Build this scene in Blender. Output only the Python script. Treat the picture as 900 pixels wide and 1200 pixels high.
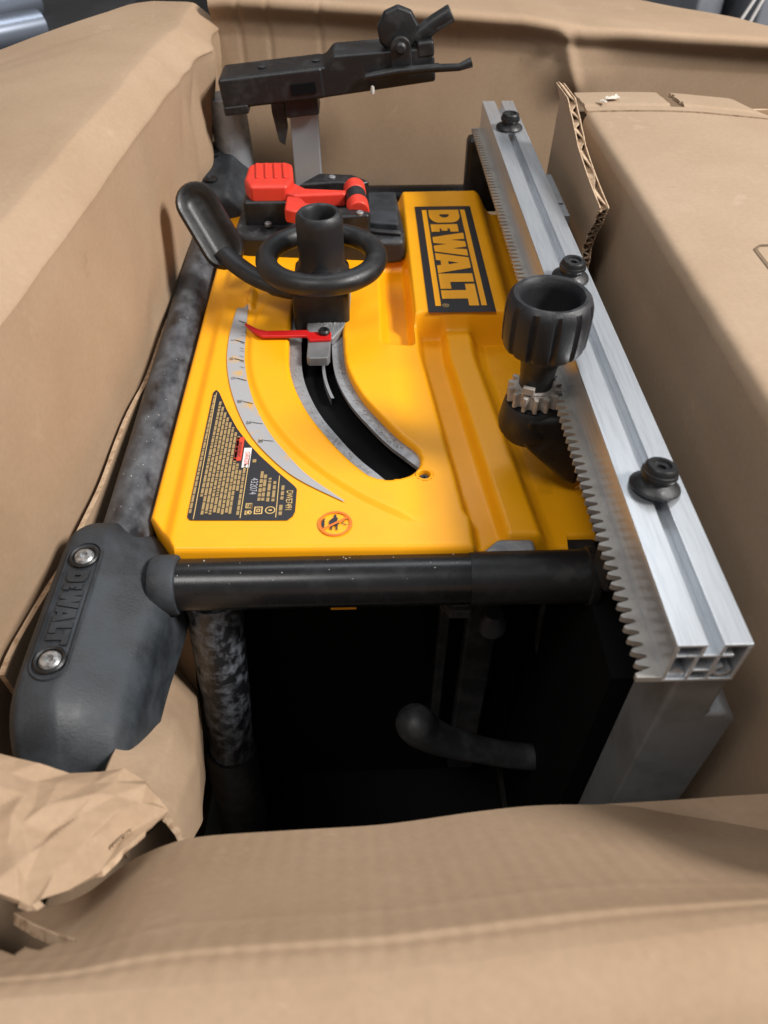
import bpy, bmesh, math, random
import numpy as np
from mathutils import Vector, Matrix, noise
from mathutils.geometry import tessellate_polygon
random.seed(7)
R_ = math.radians
scn = bpy.context.scene
for o in list(bpy.data.objects): bpy.data.objects.remove(o)

# ------------------------------------------------------------------ camera
FPX, CAMH = 870.0, 0.414
Yc = np.array([-35, 900, -870.]); Yc /= np.linalg.norm(Yc)
Zc = np.array([0, 841, 870.]); Zc -= Zc.dot(Yc) * Yc; Zc /= np.linalg.norm(Zc)
Xc = np.cross(Yc, Zc)
RC = np.array([Xc, Yc, Zc])
cam = bpy.data.cameras.new('camera'); camo = bpy.data.objects.new('camera', cam)
scn.collection.objects.link(camo)
m4 = Matrix.Identity(4)
for i in range(3):
    for j in range(3): m4[i][j] = RC[i, j]
m4[2][3] = CAMH
camo.matrix_world = m4
cam.sensor_fit = 'HORIZONTAL'; cam.sensor_width = 36; cam.lens = FPX / 900 * 36
cam.clip_start = 0.01; cam.clip_end = 100
cam.dof.use_dof = True; cam.dof.focus_distance = 0.66; cam.dof.aperture_fstop = 11
scn.camera = camo
def ray(px, py): return RC @ np.array([px - 450, 600 - py, -FPX])
def az(px, py, z=0.):
    d = ray(px, py); return Vector(d * ((z - CAMH) / d[2]) + np.array([0, 0, CAMH]))
def ay(px, py, y):
    d = ray(px, py); return Vector(d * (y / d[1]) + np.array([0, 0, CAMH]))

# ------------------------------------------------------------------ light (indoor hall lamps) and exposure
w = bpy.data.worlds.new('World'); scn.world = w; w.use_nodes = True
bg = w.node_tree.nodes['Background']
bg.inputs['Color'].default_value = (0.92, 0.96, 1.0, 1); bg.inputs['Strength'].default_value = 0.15
def lamp(name, loc, target, size, power, col):
    l = bpy.data.lights.new(name, 'AREA'); l.shape = 'RECTANGLE'; l.size, l.size_y = size
    l.energy = power; l.color = col
    o = bpy.data.objects.new(name, l); scn.collection.objects.link(o); o.location = loc
    o.rotation_euler = (Vector(target) - Vector(loc)).to_track_quat('-Z', 'Y').to_euler()
    return o
lamp('ceiling_lamp', (2.35, -.05, 2.3), (0, .6, 0), (0.75, 0.75), 125, (1.0, 0.97, 0.93))
lamp('ceiling_lamp', (0.3, 2.6, 3.2), (.1, .6, 0), (2.4, 0.9), 20, (0.92, 0.96, 1.0))
lamp('ceiling_lamp', (-0.9, -0.6, 3.0), (0, .6, 0), (1.2, 0.8), 26, (1.0, 0.98, 0.95))
vs = scn.view_settings
vs.view_transform = 'Standard'; vs.look = 'None'; vs.exposure = 0.48; vs.gamma = 1.0; vs.use_curve_mapping = False
scn.render.engine = 'CYCLES'

# ------------------------------------------------------------------ materials
def mat(name, col, rough=.5, metal=0., spec=.5, col2=None, nscale=30., nlo=.45, nhi=.65, bump=0., bscale=200., stretch=(1, 1, 1),
        rough2=None, upface=False):
    m = bpy.data.materials.new(name); m.use_nodes = True
    nt = m.node_tree; N = nt.nodes; L = nt.links; b = N['Principled BSDF']
    b.inputs['Base Color'].default_value = (*col, 1); b.inputs['Roughness'].default_value = rough
    b.inputs['Metallic'].default_value = metal; b.inputs['Specular IOR Level'].default_value = spec
    tc = N.new('ShaderNodeTexCoord'); mp = N.new('ShaderNodeMapping'); mp.inputs['Scale'].default_value = stretch
    L.new(tc.outputs['Object'], mp.inputs['Vector'])
    if col2:
        n = N.new('ShaderNodeTexNoise'); n.inputs['Scale'].default_value = nscale; n.inputs['Detail'].default_value = 7
        n.inputs['Roughness'].default_value = .62
        L.new(mp.outputs[0], n.inputs['Vector'])
        r = N.new('ShaderNodeMapRange'); r.inputs['From Min'].default_value = nlo; r.inputs['From Max'].default_value = nhi
        L.new(n.outputs['Fac'], r.inputs['Value'])
        fac = r.outputs[0]
        if upface:
            g = N.new('ShaderNodeNewGeometry'); sx = N.new('ShaderNodeSeparateXYZ'); L.new(g.outputs['Normal'], sx.inputs[0])
            r2 = N.new('ShaderNodeMapRange'); r2.inputs['From Min'].default_value = .0; r2.inputs['From Max'].default_value = 1.
            L.new(sx.outputs['Z'], r2.inputs['Value'])
            mu = N.new('ShaderNodeMath'); mu.operation = 'MULTIPLY'; L.new(fac, mu.inputs[0]); L.new(r2.outputs[0], mu.inputs[1]); fac = mu.outputs[0]
        mx = N.new('ShaderNodeMix'); mx.data_type = 'RGBA'
        mx.inputs['A'].default_value = (*col, 1); mx.inputs['B'].default_value = (*col2, 1)
        L.new(fac, mx.inputs['Factor']); L.new(mx.outputs['Result'], b.inputs['Base Color'])
        if rough2 is not None:
            r3 = N.new('ShaderNodeMapRange'); r3.inputs['To Min'].default_value = rough; r3.inputs['To Max'].default_value = rough2
            L.new(fac, r3.inputs['Value']); L.new(r3.outputs[0], b.inputs['Roughness'])
    if bump:
        n2 = N.new('ShaderNodeTexNoise'); n2.inputs['Scale'].default_value = bscale; n2.inputs['Detail'].default_value = 4
        L.new(mp.outputs[0], n2.inputs['Vector'])
        bp = N.new('ShaderNodeBump'); bp.inputs['Strength'].default_value = bump; bp.inputs['Distance'].default_value = .0006
        L.new(n2.outputs['Fac'], bp.inputs['Height']); L.new(bp.outputs[0], b.inputs['Normal'])
    return m

def cardboard(name, col, col2, flute=True, pitch=.0095):
    m = bpy.data.materials.new(name); m.use_nodes = True
    nt = m.node_tree; N = nt.nodes; L = nt.links; b = N['Principled BSDF']
    b.inputs['Roughness'].default_value = .72; b.inputs['Specular IOR Level'].default_value = .25
    tc = N.new('ShaderNodeTexCoord')
    n1 = N.new('ShaderNodeTexNoise'); n1.inputs['Scale'].default_value = 6; n1.inputs['Detail'].default_value = 8; n1.inputs['Roughness'].default_value = .6
    n2 = N.new('ShaderNodeTexNoise'); n2.inputs['Scale'].default_value = 260; n2.inputs['Detail'].default_value = 7
    mr = N.new('ShaderNodeMapping'); mr.inputs['Rotation'].default_value = (.65, .41, .93); L.new(tc.outputs['Object'], mr.inputs['Vector'])
    L.new(mr.outputs[0], n1.inputs['Vector']); L.new(mr.outputs[0], n2.inputs['Vector'])
    r = N.new('ShaderNodeMapRange'); r.inputs['From Min'].default_value = .33; r.inputs['From Max'].default_value = .68
    L.new(n1.outputs['Fac'], r.inputs['Value'])
    mx = N.new('ShaderNodeMix'); mx.data_type = 'RGBA'; mx.inputs['A'].default_value = (*col, 1); mx.inputs['B'].default_value = (*col2, 1)
    L.new(r.outputs[0], mx.inputs['Factor'])
    mx2 = N.new('ShaderNodeMix'); mx2.data_type = 'RGBA'; mx2.blend_type = 'MULTIPLY'
    r2 = N.new('ShaderNodeMapRange'); r2.inputs['From Min'].default_value = .25; r2.inputs['From Max'].default_value = .75
    r2.inputs['To Min'].default_value = .93; r2.inputs['To Max'].default_value = 1.04
    L.new(n2.outputs['Fac'], r2.inputs['Value'])
    cb = N.new('ShaderNodeCombineColor')
    for k in range(3): L.new(r2.outputs[0], cb.inputs[k])
    mx2.inputs['Factor'].default_value = 1
    n7 = N.new('ShaderNodeTexNoise'); n7.inputs['Scale'].default_value = 26; n7.inputs['Detail'].default_value = 9; n7.inputs['Roughness'].default_value = .72; L.new(mr.outputs[0], n7.inputs['Vector'])
    r7 = N.new('ShaderNodeMapRange'); r7.inputs['From Min'].default_value = .60; r7.inputs['From Max'].default_value = .74; r7.inputs['To Max'].default_value = .55; L.new(n7.outputs['Fac'], r7.inputs['Value'])
    m7 = N.new('ShaderNodeMix'); m7.data_type = 'RGBA'; m7.inputs['B'].default_value = (col2[0] * 1.22, col2[1] * 1.28, col2[2] * 1.36, 1)
    L.new(r7.outputs[0], m7.inputs['Factor']); L.new(mx.outputs['Result'], m7.inputs['A'])
    r8 = N.new('ShaderNodeMapRange'); r8.inputs['From Min'].default_value = .36; r8.inputs['From Max'].default_value = .26; r8.inputs['To Max'].default_value = .5; L.new(n7.outputs['Fac'], r8.inputs['Value'])
    m8 = N.new('ShaderNodeMix'); m8.data_type = 'RGBA'; m8.inputs['B'].default_value = (col[0] * .62, col[1] * .58, col[2] * .55, 1)
    L.new(r8.outputs[0], m8.inputs['Factor']); L.new(m7.outputs['Result'], m8.inputs['A'])
    L.new(m8.outputs['Result'], mx2.inputs['A']); L.new(cb.outputs[0], mx2.inputs['B'])
    L.new(mx2.outputs['Result'], b.inputs['Base Color'])
    bp = N.new('ShaderNodeBump'); bp.inputs['Strength'].default_value = .30; bp.inputs['Distance'].default_value = .0010
    if flute:
        uv = N.new('ShaderNodeUVMap')
        sx = N.new('ShaderNodeSeparateXYZ'); L.new(uv.outputs[0], sx.inputs[0])
        n3 = N.new('ShaderNodeTexNoise'); n3.inputs['Scale'].default_value = 9; L.new(tc.outputs['Object'], n3.inputs['Vector'])
        ma = N.new('ShaderNodeMath'); ma.operation = 'MULTIPLY'; ma.inputs[1].default_value = 2 * math.pi / pitch; L.new(sx.outputs['X'], ma.inputs[0])
        ms = N.new('ShaderNodeMath'); ms.operation = 'SINE'; L.new(ma.outputs[0], ms.inputs[0])
        mk = N.new('ShaderNodeMath'); mk.operation = 'MULTIPLY'; L.new(ms.outputs[0], mk.inputs[0]); L.new(n3.outputs['Fac'], mk.inputs[1])
        md = N.new('ShaderNodeMath'); md.operation = 'MULTIPLY_ADD'; md.inputs[1].default_value = .03; L.new(mk.outputs[0], md.inputs[0])
        n5 = N.new('ShaderNodeTexNoise'); n5.inputs['Scale'].default_value = 90; n5.inputs['Detail'].default_value = 6; L.new(mr.outputs[0], n5.inputs['Vector'])
        mq = N.new('ShaderNodeMath'); mq.operation = 'MULTIPLY'; mq.inputs[1].default_value = .22; L.new(n5.outputs['Fac'], mq.inputs[0]); L.new(mq.outputs[0], md.inputs[2]); L.new(md.outputs[0], bp.inputs['Height'])
    else: L.new(n1.outputs['Fac'], bp.inputs['Height'])
    L.new(bp.outputs[0], b.inputs['Normal'])
    return m

M = {}
M['card'] = cardboard('cardboard_kraft', (.330, .224, .142), (.385, .270, .180))
M['card_in'] = cardboard('cardboard_inner_carton', (.335, .236, .156), (.385, .280, .194), pitch=.007)
M['card_edge'] = mat('cardboard_torn_edge', (.50, .36, .24), .9, col2=(.30, .19, .11), nscale=160, bump=.5)
M['yellow'] = mat('yellow_plastic', (.90, .385, .004), .34, spec=.45, col2=(.85, .36, .006), nscale=14, bump=.22, bscale=1500)
M['print_black'] = mat('black_print', (.014, .013, .017), .38)
M['print_gold'] = mat('gold_print', (.62, .42, .16), .5)
M['print_fine'] = mat('fine_gold_print', (.33, .225, .095), .5)
M['print_yellow'] = mat('yellow_print', (.90, .385, .004), .36)
M['print_orange'] = mat('orange_print', (.75, .16, .01), .45)
M['print_red'] = mat('red_print', (.62, .05, .02), .45)
M['print_white'] = mat('white_print', (.72, .68, .66), .5)
M['print_grey'] = mat('grey_print', (.36, .36, .40), .5)
M['print_brown'] = mat('brown_print', (.15, .10, .055), .8)
M['scale'] = mat('silver_scale', (.34, .34, .355), .5, col2=(.58, .33, .07), nscale=55, nlo=.56, nhi=.70)
M['black'] = mat('black_plastic', (.009, .009, .010), .42, col2=(.035, .035, .036), nscale=55, nlo=.5, nhi=.85, bump=.25, bscale=700, rough2=.75)
M['black_dusty'] = mat('dusty_black_plastic', (.013, .013, .015), .48, col2=(.10, .105, .112), nscale=42, nlo=.5, nhi=.8, bump=.3, bscale=700, rough2=.9, upface=True)
M['rubber'] = mat('blue_black_rubber', (.013, .016, .020), .52, col2=(.040, .048, .058), nscale=30, nlo=.40, nhi=.80, bump=.30, bscale=520, rough2=.85)
M['tube'] = mat('black_painted_tube', (.008, .008, .009), .27, col2=(.016, .016, .018), nscale=60, nlo=.5, nhi=.8, bump=.03, rough2=.36)
M['tube_dusty'] = mat('dusty_painted_tube', (.012, .012, .015), .32, col2=(.125, .132, .145), nscale=48, nlo=.34, nhi=.70, bump=.2, rough2=.9, stretch=(1, .6, 1))
M['leg'] = mat('scuffed_steel_leg', (.02, .021, .025), .3, col2=(.46, .52, .62), nscale=110, nlo=.44, nhi=.88, rough2=.85, stretch=(1, 1, .7))
M['alu'] = mat('brushed_aluminium', (.66, .685, .72), .31, metal=.75, col2=(.56, .585, .62), nscale=60, stretch=(8, .4, 8), bump=.03, bscale=260)
M['rack'] = mat('milled_rack', (.42, .40, .37), .5, metal=.6, col2=(.32, .30, .28), nscale=60)
M['alu_cast'] = mat('cast_aluminium', (.27, .28, .29), .5, metal=.5, col2=(.20, .205, .21), nscale=24, bump=.3)
M['alu_dusty'] = mat('dusty_zinc_plate', (.37, .38, .40), .45, metal=.55, col2=(.20, .205, .22), nscale=70, nlo=.45, nhi=.8, rough2=.75, bump=.3)
M['post'] = mat('grey_aluminium_post', (.36, .40, .46), .45, metal=.5)
M['post_dusty'] = mat('dusty_grey_steel', (.30, .33, .37), .5, metal=.4, col2=(.06, .065, .07), nscale=22, nlo=.45, nhi=.7)
M['gear'] = mat('sintered_gear', (.46, .42, .38), .6, metal=.35, col2=(.25, .22, .20), nscale=120, nlo=.4, nhi=.7, bump=.4, bscale=900)
M['red'] = mat('red_plastic', (.70, .045, .025), .42, col2=(.58, .04, .025), nscale=30, bump=.1)
M['redtab'] = mat('red_pointer_plastic', (.52, .012, .012), .25)
M['steel_screw'] = mat('screw_steel', (.42, .43, .44), .4, metal=.7, col2=(.16, .16, .16), nscale=300, nlo=.4, nhi=.65)
M['dark'] = mat('dark_plastic_and_shade', (.0022, .0022, .0026), .75, spec=.15)  # housing plastic; its near-black also paints the shade in cavity and slot
M['darkmetal'] = mat('dark_steel', (.03, .031, .034), .5, metal=.3, col2=(.07, .07, .072), nscale=40)
M['dust'] = mat('sawdust', (.42, .42, .42), .95, col2=(.2, .2, .2), nscale=500)
M['sand'] = mat('dust_specks', (.50, .48, .44), .95)
M['wood'] = mat('wood_splinter', (.60, .27, .06), .8)
M['tape'] = mat('clear_tape', (.62, .56, .48), .18)
M['chrome'] = mat('background_steel', (.33, .37, .45), .3, metal=.8)
M['bgdark'] = mat('background_dark', (.02, .02, .022), .6, col2=(.04, .04, .042), nscale=4)
M['bggrey'] = mat('background_grey', (.20, .21, .24), .6, col2=(.28, .29, .32), nscale=5)
M['bgtan'] = mat('background_tan', (.33, .28, .22), .7)
M['floor'] = mat('concrete_floor', (.16, .155, .15), .8, col2=(.22, .215, .21), nscale=2, bump=.3, bscale=40)

# ------------------------------------------------------------------ mesh helpers
COL = scn.collection
ROOT = {}
def thing(name, label, cat, loc=(0, 0, 0), group=None):
    o = bpy.data.objects.new(name, None); COL.objects.link(o); o.location = loc
    o.empty_display_size = .05
    o['label'] = label; o['category'] = cat
    if group: o['group'] = group
    ROOT[o] = Vector(loc); return o
def tag(o, label, cat, group=None):
    o['label'] = label; o['category'] = cat
    if group: o['group'] = group
def root_of(o):
    while o.parent: o = o.parent
    return o
def link(name, me, material, parent=None, local=False, smooth=38):
    off = Vector((0, 0, 0))
    if parent is not None and not local: off = ROOT.get(root_of(parent), Vector((0, 0, 0)))
    if off.length: me.transform(Matrix.Translation(-off))
    o = bpy.data.objects.new(name, me); COL.objects.link(o)
    if material: me.materials.clear(); me.materials.append(M[material])
    if parent is not None: o.parent = parent
    if smooth:
        me.polygons.foreach_set('use_smooth', [True] * len(me.polygons))
        me.set_sharp_from_angle(angle=R_(smooth))
    else: me.polygons.foreach_set('use_smooth', [False] * len(me.polygons))
    me.update(); return o

class MB:
    def __init__(s): s.v = []; s.f = []
    def add(s, vs, fs):
        n = len(s.v); s.v += [tuple(v) for v in vs]; s.f += [tuple(i + n for i in f) for f in fs]; return s
    def box(s, c, size, rot=None):
        c = Vector(c); hx, hy, hz = [k / 2 for k in size]
        vs = [Vector((x, y, z)) for x in (-hx, hx) for y in (-hy, hy) for z in (-hz, hz)]
        if rot is not None: vs = [rot @ v for v in vs]
        return s.add([v + c for v in vs], [(0, 1, 3, 2), (4, 6, 7, 5), (0, 4, 5, 1), (2, 3, 7, 6), (0, 2, 6, 4), (1, 5, 7, 3)])
    def b(s, x0, x1, y0, y1, z0, z1): return s.box(((x0 + x1) / 2, (y0 + y1) / 2, (z0 + z1) / 2), (abs(x1 - x0), abs(y1 - y0), abs(z1 - z0)))
    def lathe(s, prof, loc=(0, 0, 0), rot=None, n=32, rfun=None, closed=False, caps=True):
        loc = Vector(loc); vs = []; fs = []
        for (r, z) in prof:
            for k in range(n):
                a = 2 * math.pi * k / n; rr = r if rfun is None else rfun(r, z, a)
                v = Vector((rr * math.cos(a), rr * math.sin(a), z))
                if rot is not None: v = rot @ v
                vs.append(v + loc)
        P = len(prof)
        for i in range(P if closed else P - 1):
            j = (i + 1) % P
            for k in range(n):
                k2 = (k + 1) % n; fs.append((i * n + k, i * n + k2, j * n + k2, j * n + k))
        if not closed and caps:
            if prof[0][0] > 1e-6: fs.append(tuple(range(n - 1, -1, -1)))
            if prof[-1][0] > 1e-6: fs.append(tuple((P - 1) * n + k for k in range(n)))
        return s.add(vs, fs)
    def tube(s, path, rad, n=20, sy=1.0, up=(0, 0, 1)):
        path = [Vector(p) for p in path]; vs = []; fs = []; L = len(path)
        rads = rad if isinstance(rad, (list, tuple)) else [rad] * L
        for i, p in enumerate(path):
            t = (path[min(i + 1, L - 1)] - path[max(i - 1, 0)]).normalized()
            u = Vector(up)
            if abs(u.dot(t)) > .95: u = Vector((1, 0, 0))
            a = t.cross(u).normalized(); bb = a.cross(t).normalized()
            for k in range(n):
                an = 2 * math.pi * k / n
                vs.append(p + a * math.cos(an) * rads[i] + bb * math.sin(an) * rads[i] * sy)
        for i in range(L - 1):
            for k in range(n):
                k2 = (k + 1) % n; fs.append((i * n + k, i * n + k2, (i + 1) * n + k2, (i + 1) * n + k))
        fs.append(tuple(range(n - 1, -1, -1))); fs.append(tuple((L - 1) * n + k for k in range(n)))
        return s.add(vs, fs)
    def prism(s, poly, z0, z1, fn=None):
        n = len(poly)
        fn = fn or (lambda p, z: (p[0], p[1], z))
        vs = [fn(p, z0) for p in poly] + [fn(p, z1) for p in poly]
        fs = [tuple(range(n - 1, -1, -1)), tuple(range(n, 2 * n))] + [(i, (i + 1) % n, n + (i + 1) % n, n + i) for i in range(n)]
        return s.add(vs, fs)
    def flat(s, polys, fn):
        """outline + holes, filled flat; fn maps (u,v)->xyz"""
        tri = tessellate_polygon([[Vector((p[0], p[1], 0)) for p in pl] for pl in polys])
        vs = [fn(p) for pl in polys for p in pl]
        fs = []
        for t in tri:
            a, b_, c = [Vector(vs[i]) for i in t]
            fs.append(tuple(t) if (b_ - a).cross(c - a).z > 0 else tuple(reversed(t)))
        return s.add(vs, fs)
    def grid(s, P):
        P = np.asarray(P); a, b_ = P.shape[:2]
        return s.add([tuple(p) for p in P.reshape(-1, 3)], [(i * b_ + j, (i + 1) * b_ + j, (i + 1) * b_ + j + 1, i * b_ + j + 1) for i in range(a - 1) for j in range(b_ - 1)])
    def build(s, name, material, parent=None, bevel=0, seg=2, smooth=38, local=False, fixn=True):
        me = bpy.data.meshes.new(name); me.from_pydata(s.v, [], s.f); me.validate()
        if fixn:
            bm = bmesh.new(); bm.from_mesh(me); bmesh.ops.recalc_face_normals(bm, faces=bm.faces); bm.to_mesh(me); bm.free()
        o = link(name, me, material, parent, local, smooth)
        if bevel:
            md = o.modifiers.new('bevel', 'BEVEL'); md.width = bevel; md.segments = seg; md.limit_method = 'ANGLE'; md.angle_limit = R_(35)
            md.harden_normals = True
        return o

def ss(a, b, t):
    k = np.clip((np.asarray(t, float) - a) / (b - a), 0, 1); return k * k * (3 - 2 * k)
def nz(x, y, z=0.): return noise.noise(Vector((x, y, z)))
def crisp(x, y, z=0.):
    """crease noise: flat facets meeting in sharp folds"""
    ds, ps = noise.voronoi(Vector((x, y, z))); return ds[0]
def lerp(a, b, t): return a + (b - a) * t
def interp(pts, t):
    xs = [p[0] for p in pts]
    return [float(np.interp(t, xs, [p[k] for p in pts])) for k in range(1, len(pts[0]))]
def spline(pts, n):
    """Catmull-Rom through pts -> n samples"""
    pts = [np.array(p, float) for p in pts]; out = []
    seg = len(pts) - 1
    for i in range(n):
        t = i / (n - 1) * seg; k = min(int(t), seg - 1); f = t - k
        p0 = pts[max(k - 1, 0)]; p1 = pts[k]; p2 = pts[k + 1]; p3 = pts[min(k + 2, seg)]
        out.append(.5 * ((2 * p1) + (-p0 + p2) * f + (2 * p0 - 5 * p1 + 4 * p2 - p3) * f * f + (-p0 + 3 * p1 - 3 * p2 + p3) * f ** 3))
    return out

def sheet(name, P, material, parent, thick=.005, flip=False, drop=None, uvflip=False, split=None, flatn=False):
    """corrugated board: a grid of points given real thickness. name may list two parts; split is the column where the second begins"""
    P = np.array(P, float); a, b_ = P.shape[:2]
    du = np.gradient(P, axis=0); dv = np.gradient(P, axis=1)
    Nn = np.cross(du, dv); Nn /= (np.linalg.norm(Nn, axis=2, keepdims=True) + 1e-12)
    Q = P + Nn * (thick if flip else -thick)
    U = np.zeros((a, b_)); V = np.zeros((a, b_))
    U[1:] = np.cumsum(np.linalg.norm(P[1:] - P[:-1], axis=2).mean(axis=1, keepdims=True) * np.ones((1, b_)), axis=0)
    V[:, 1:] = np.cumsum(np.linalg.norm(P[:, 1:] - P[:, :-1], axis=2).mean(axis=0, keepdims=True) * np.ones((a, 1)), axis=1)
    if uvflip: U, V = V, U
    keep = np.ones((a - 1, b_ - 1), bool)
    if drop is not None:
        C4 = (P[:-1, :-1] + P[1:, :-1] + P[:-1, 1:] + P[1:, 1:]) / 4
        for i in range(a - 1):
            for j in range(b_ - 1): keep[i, j] = not drop(C4[i, j])
    segs = [(0, b_ - 1)] if split is None else [(0, split), (split, b_ - 1)]
    names = [name] if isinstance(name, str) else name
    out = []
    for nm, (j0, j1) in zip(names, segs):
        w_ = j1 - j0 + 1; nv = a * w_
        vid = lambda i, j: i * w_ + (j - j0)
        vs = [tuple(p) for p in P[:, j0:j1 + 1].reshape(-1, 3)] + [tuple(p) for p in Q[:, j0:j1 + 1].reshape(-1, 3)]
        nf = [tuple(p) for p in Nn[:, j0:j1 + 1].reshape(-1, 3)]; uf = U[:, j0:j1 + 1].reshape(-1); vf = V[:, j0:j1 + 1].reshape(-1)
        fs = []; kinds = []
        k_ = keep[:, j0:j1]
        def isk(i, j): return j0 <= j < j1 and 0 <= i < a - 1 and keep[i, j]
        for i in range(a - 1):
            for j in range(j0, j1):
                if not keep[i, j]: continue
                q = (vid(i, j), vid(i + 1, j), vid(i + 1, j + 1), vid(i, j + 1))
                sg = 1 if not flip else -1
                fs.append(q); kinds.append(1)
                fs.append(tuple(nv + v for v in reversed(q))); kinds.append(-1)
                for (di, dj, e0, e1) in ((-1, 0, 3, 0), (1, 0, 1, 2), (0, -1, 0, 1), (0, 1, 2, 3)):
                    ni, nj = i + di, j + dj
                    if isk(ni, nj): continue
                    if split is not None and nj in (split - 1, split) and 0 <= ni < a - 1 and ((nj < j0) or (nj >= j1)): continue
                    r_ = (q[e1], q[e0], nv + q[e0], nv + q[e1])
                    fs.append(r_); kinds.append(0)
        me = bpy.data.meshes.new(nm); me.from_pydata(vs, [], fs)
        uvl = me.uv_layers.new(name='UVMap'); li = np.zeros(len(me.loops), int); me.loops.foreach_get('vertex_index', li)
        li2 = li % nv; arr = np.stack([uf[li2], vf[li2]], 1).astype(np.float32).reshape(-1); uvl.data.foreach_set('uv', arr)
        me.materials.append(M[material]); me.materials.append(M['card_edge'])
        mi = [1 if k == 0 else 0 for k in kinds]; me.polygons.foreach_set('material_index', mi)
        off = ROOT.get(root_of(parent), Vector((0, 0, 0)))
        me.transform(Matrix.Translation(-off))
        me.polygons.foreach_set('use_smooth', [True] * len(me.polygons))
        ln = []
        for pgn, k in zip(me.polygons, kinds):
            if k == 0 or flatn: n_ = tuple(pgn.normal); ln += [n_] * pgn.loop_total
            else:
                for l in pgn.loop_indices:
                    n_ = nf[li2[l]]; ln.append(n_ if k == 1 else (-n_[0], -n_[1], -n_[2]))
        me.normals_split_custom_set(ln)
        bm = None
        o = bpy.data.objects.new(nm, me); COL.objects.link(o); o.parent = parent
        if drop is not None:
            used = set(v for f in fs for v in f)
        out.append(o)
    return out[0] if len(out) == 1 else out

def text(name, body, size, fn, material, parent, sx=1.0, bold=0.0):
    """flat lettering: fn maps text plane (u,v) to xyz"""
    cu = bpy.data.curves.new(name, 'FONT'); cu.body = body; cu.size = size; cu.align_x = 'CENTER'; cu.align_y = 'CENTER'
    cu.offset = bold
    t = bpy.data.objects.new(name, cu); COL.objects.link(t)
    dg = bpy.context.evaluated_depsgraph_get(); me = bpy.data.meshes.new_from_object(t.evaluated_get(dg))
    bpy.data.objects.remove(t); bpy.data.curves.remove(cu)
    me.name = name
    for v in me.vertices: v.co = Vector(fn((v.co.x * sx, v.co.y)))
    me.materials.clear()
    return link(name, me, material, parent, smooth=0)

def pr(p):
    c = RC.T @ (np.array(p, float) - np.array([0, 0, CAMH])); return (450 + FPX * c[0] / -c[2], 600 - FPX * c[1] / -c[2])
def inpoly(pt, poly):
    x, y = pt; c = False; n = len(poly)
    for i in range(n):
        x1, y1 = poly[i]; x2, y2 = poly[i - 1]
        if (y1 > y) != (y2 > y) and x < (x2 - x1) * (y - y1) / (y2 - y1) + x1: c = not c
    return c

# ================================================================== SETTING
FZ = -.62
fl = MB().b(-6, 6, -3, 9, FZ - .05, FZ - .004).build('floor', 'floor'); fl['kind'] = 'structure'

# ================================================================== OUTER CARTON
carton = thing('cardboard_carton', 'large open brown cardboard carton with creased walls holding the yellow table saw', 'cardboard box', (.18, .55, FZ))
def xrim(y): return np.interp(y, [0, .435, 1.1, 1.2], [-.258, -.229, -.187, -.183])
def xlow(y): return np.interp(y, [0, .29, .36, .6, .98, 1.2], [-.270, -.252, -.236, -.222, -.205, -.200])
ZR = .185
def left_profile(y):
    r = .026; zr = ZR + .004 * nz(y * 3, 3) + .0012 * nz(y * 17, 8)
    pts = []
    for z in np.concatenate([np.linspace(FZ, -.12, 8), np.linspace(-.10, zr - r, 40)]):
        t = np.clip((z) / (zr), -1.5, 1); x = lerp(xlow(y), xrim(y), t) if z > 0 else xlow(y)
        pts.append((x, y, z))
    c_ = .026 + .004 * nz(y * 6, 4)
    for u, v in ((0., 0.), (.06, .10), (.16, .22), (.32, .40), (.5, .58), (.68, .75), (.82, .87), (.92, .945), (1.0, .985), (1.08, 1.0)):
        pts.append((xrim(y) - c_ * u, y, zr - r + r * v))
    return pts
ysl = np.linspace(0.0, 1.125, 220)
P = np.array([left_profile(y) for y in ysl])
for i in range(P.shape[0]):
    for j in range(P.shape[1]):
        x, y, z = P[i, j]
        cr = 2.0 * float(ss(.84, 1.02, y)) * float(ss(-.05, .03, z)) * (1 - .6 * float(ss(.15, .19, z))) + .7 * math.exp(-((y - .66) / .09) ** 2 - ((z - .02) / .05) ** 2)
        d = .0026 * nz(y * 1.6, z * 2, 1) + .0012 * (crisp(y * 4, z * 5, 3) - .4) + .0004 * nz(y * 18, z * 7, 4) + cr * (.010 * (crisp(y * 13, z * 8, 9) - .4) + .006 * (abs(nz(y * 20, z * 9, 2)) - .2))
        P[i, j, 0] += d
edge = P[:, -1].copy(); NW = P.shape[1]
dd = np.concatenate([np.linspace(.006, .06, 12), np.linspace(.07, .42, 36)])
full = np.zeros((P.shape[0], NW + len(dd), 3)); full[:, :NW] = P
for i, y in enumerate(ysl):
    e = edge[i]
    for k, d in enumerate(dd):
        yf = np.interp(d, [0, .05, .075, .1, .17, .215, .42], [1.125, 1.135, 1.125, 1.088, 1.008, .955, .72])
        tt_ = y / 1.125; yy = y * lerp(1, yf / 1.125, float(ss(.3, 1, tt_)))
        zz = e[2] + .0006 - .015 * d - .30 * max(0, d) ** 2 + .003 * nz(d * 5, y * 3, 5) * min(1, d / .08)
        full[i, NW + k] = (e[0] - d, yy, zz)
sheet(['wall', 'flap'], full, 'card', carton, .006, split=NW - 1, flip=False)

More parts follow.
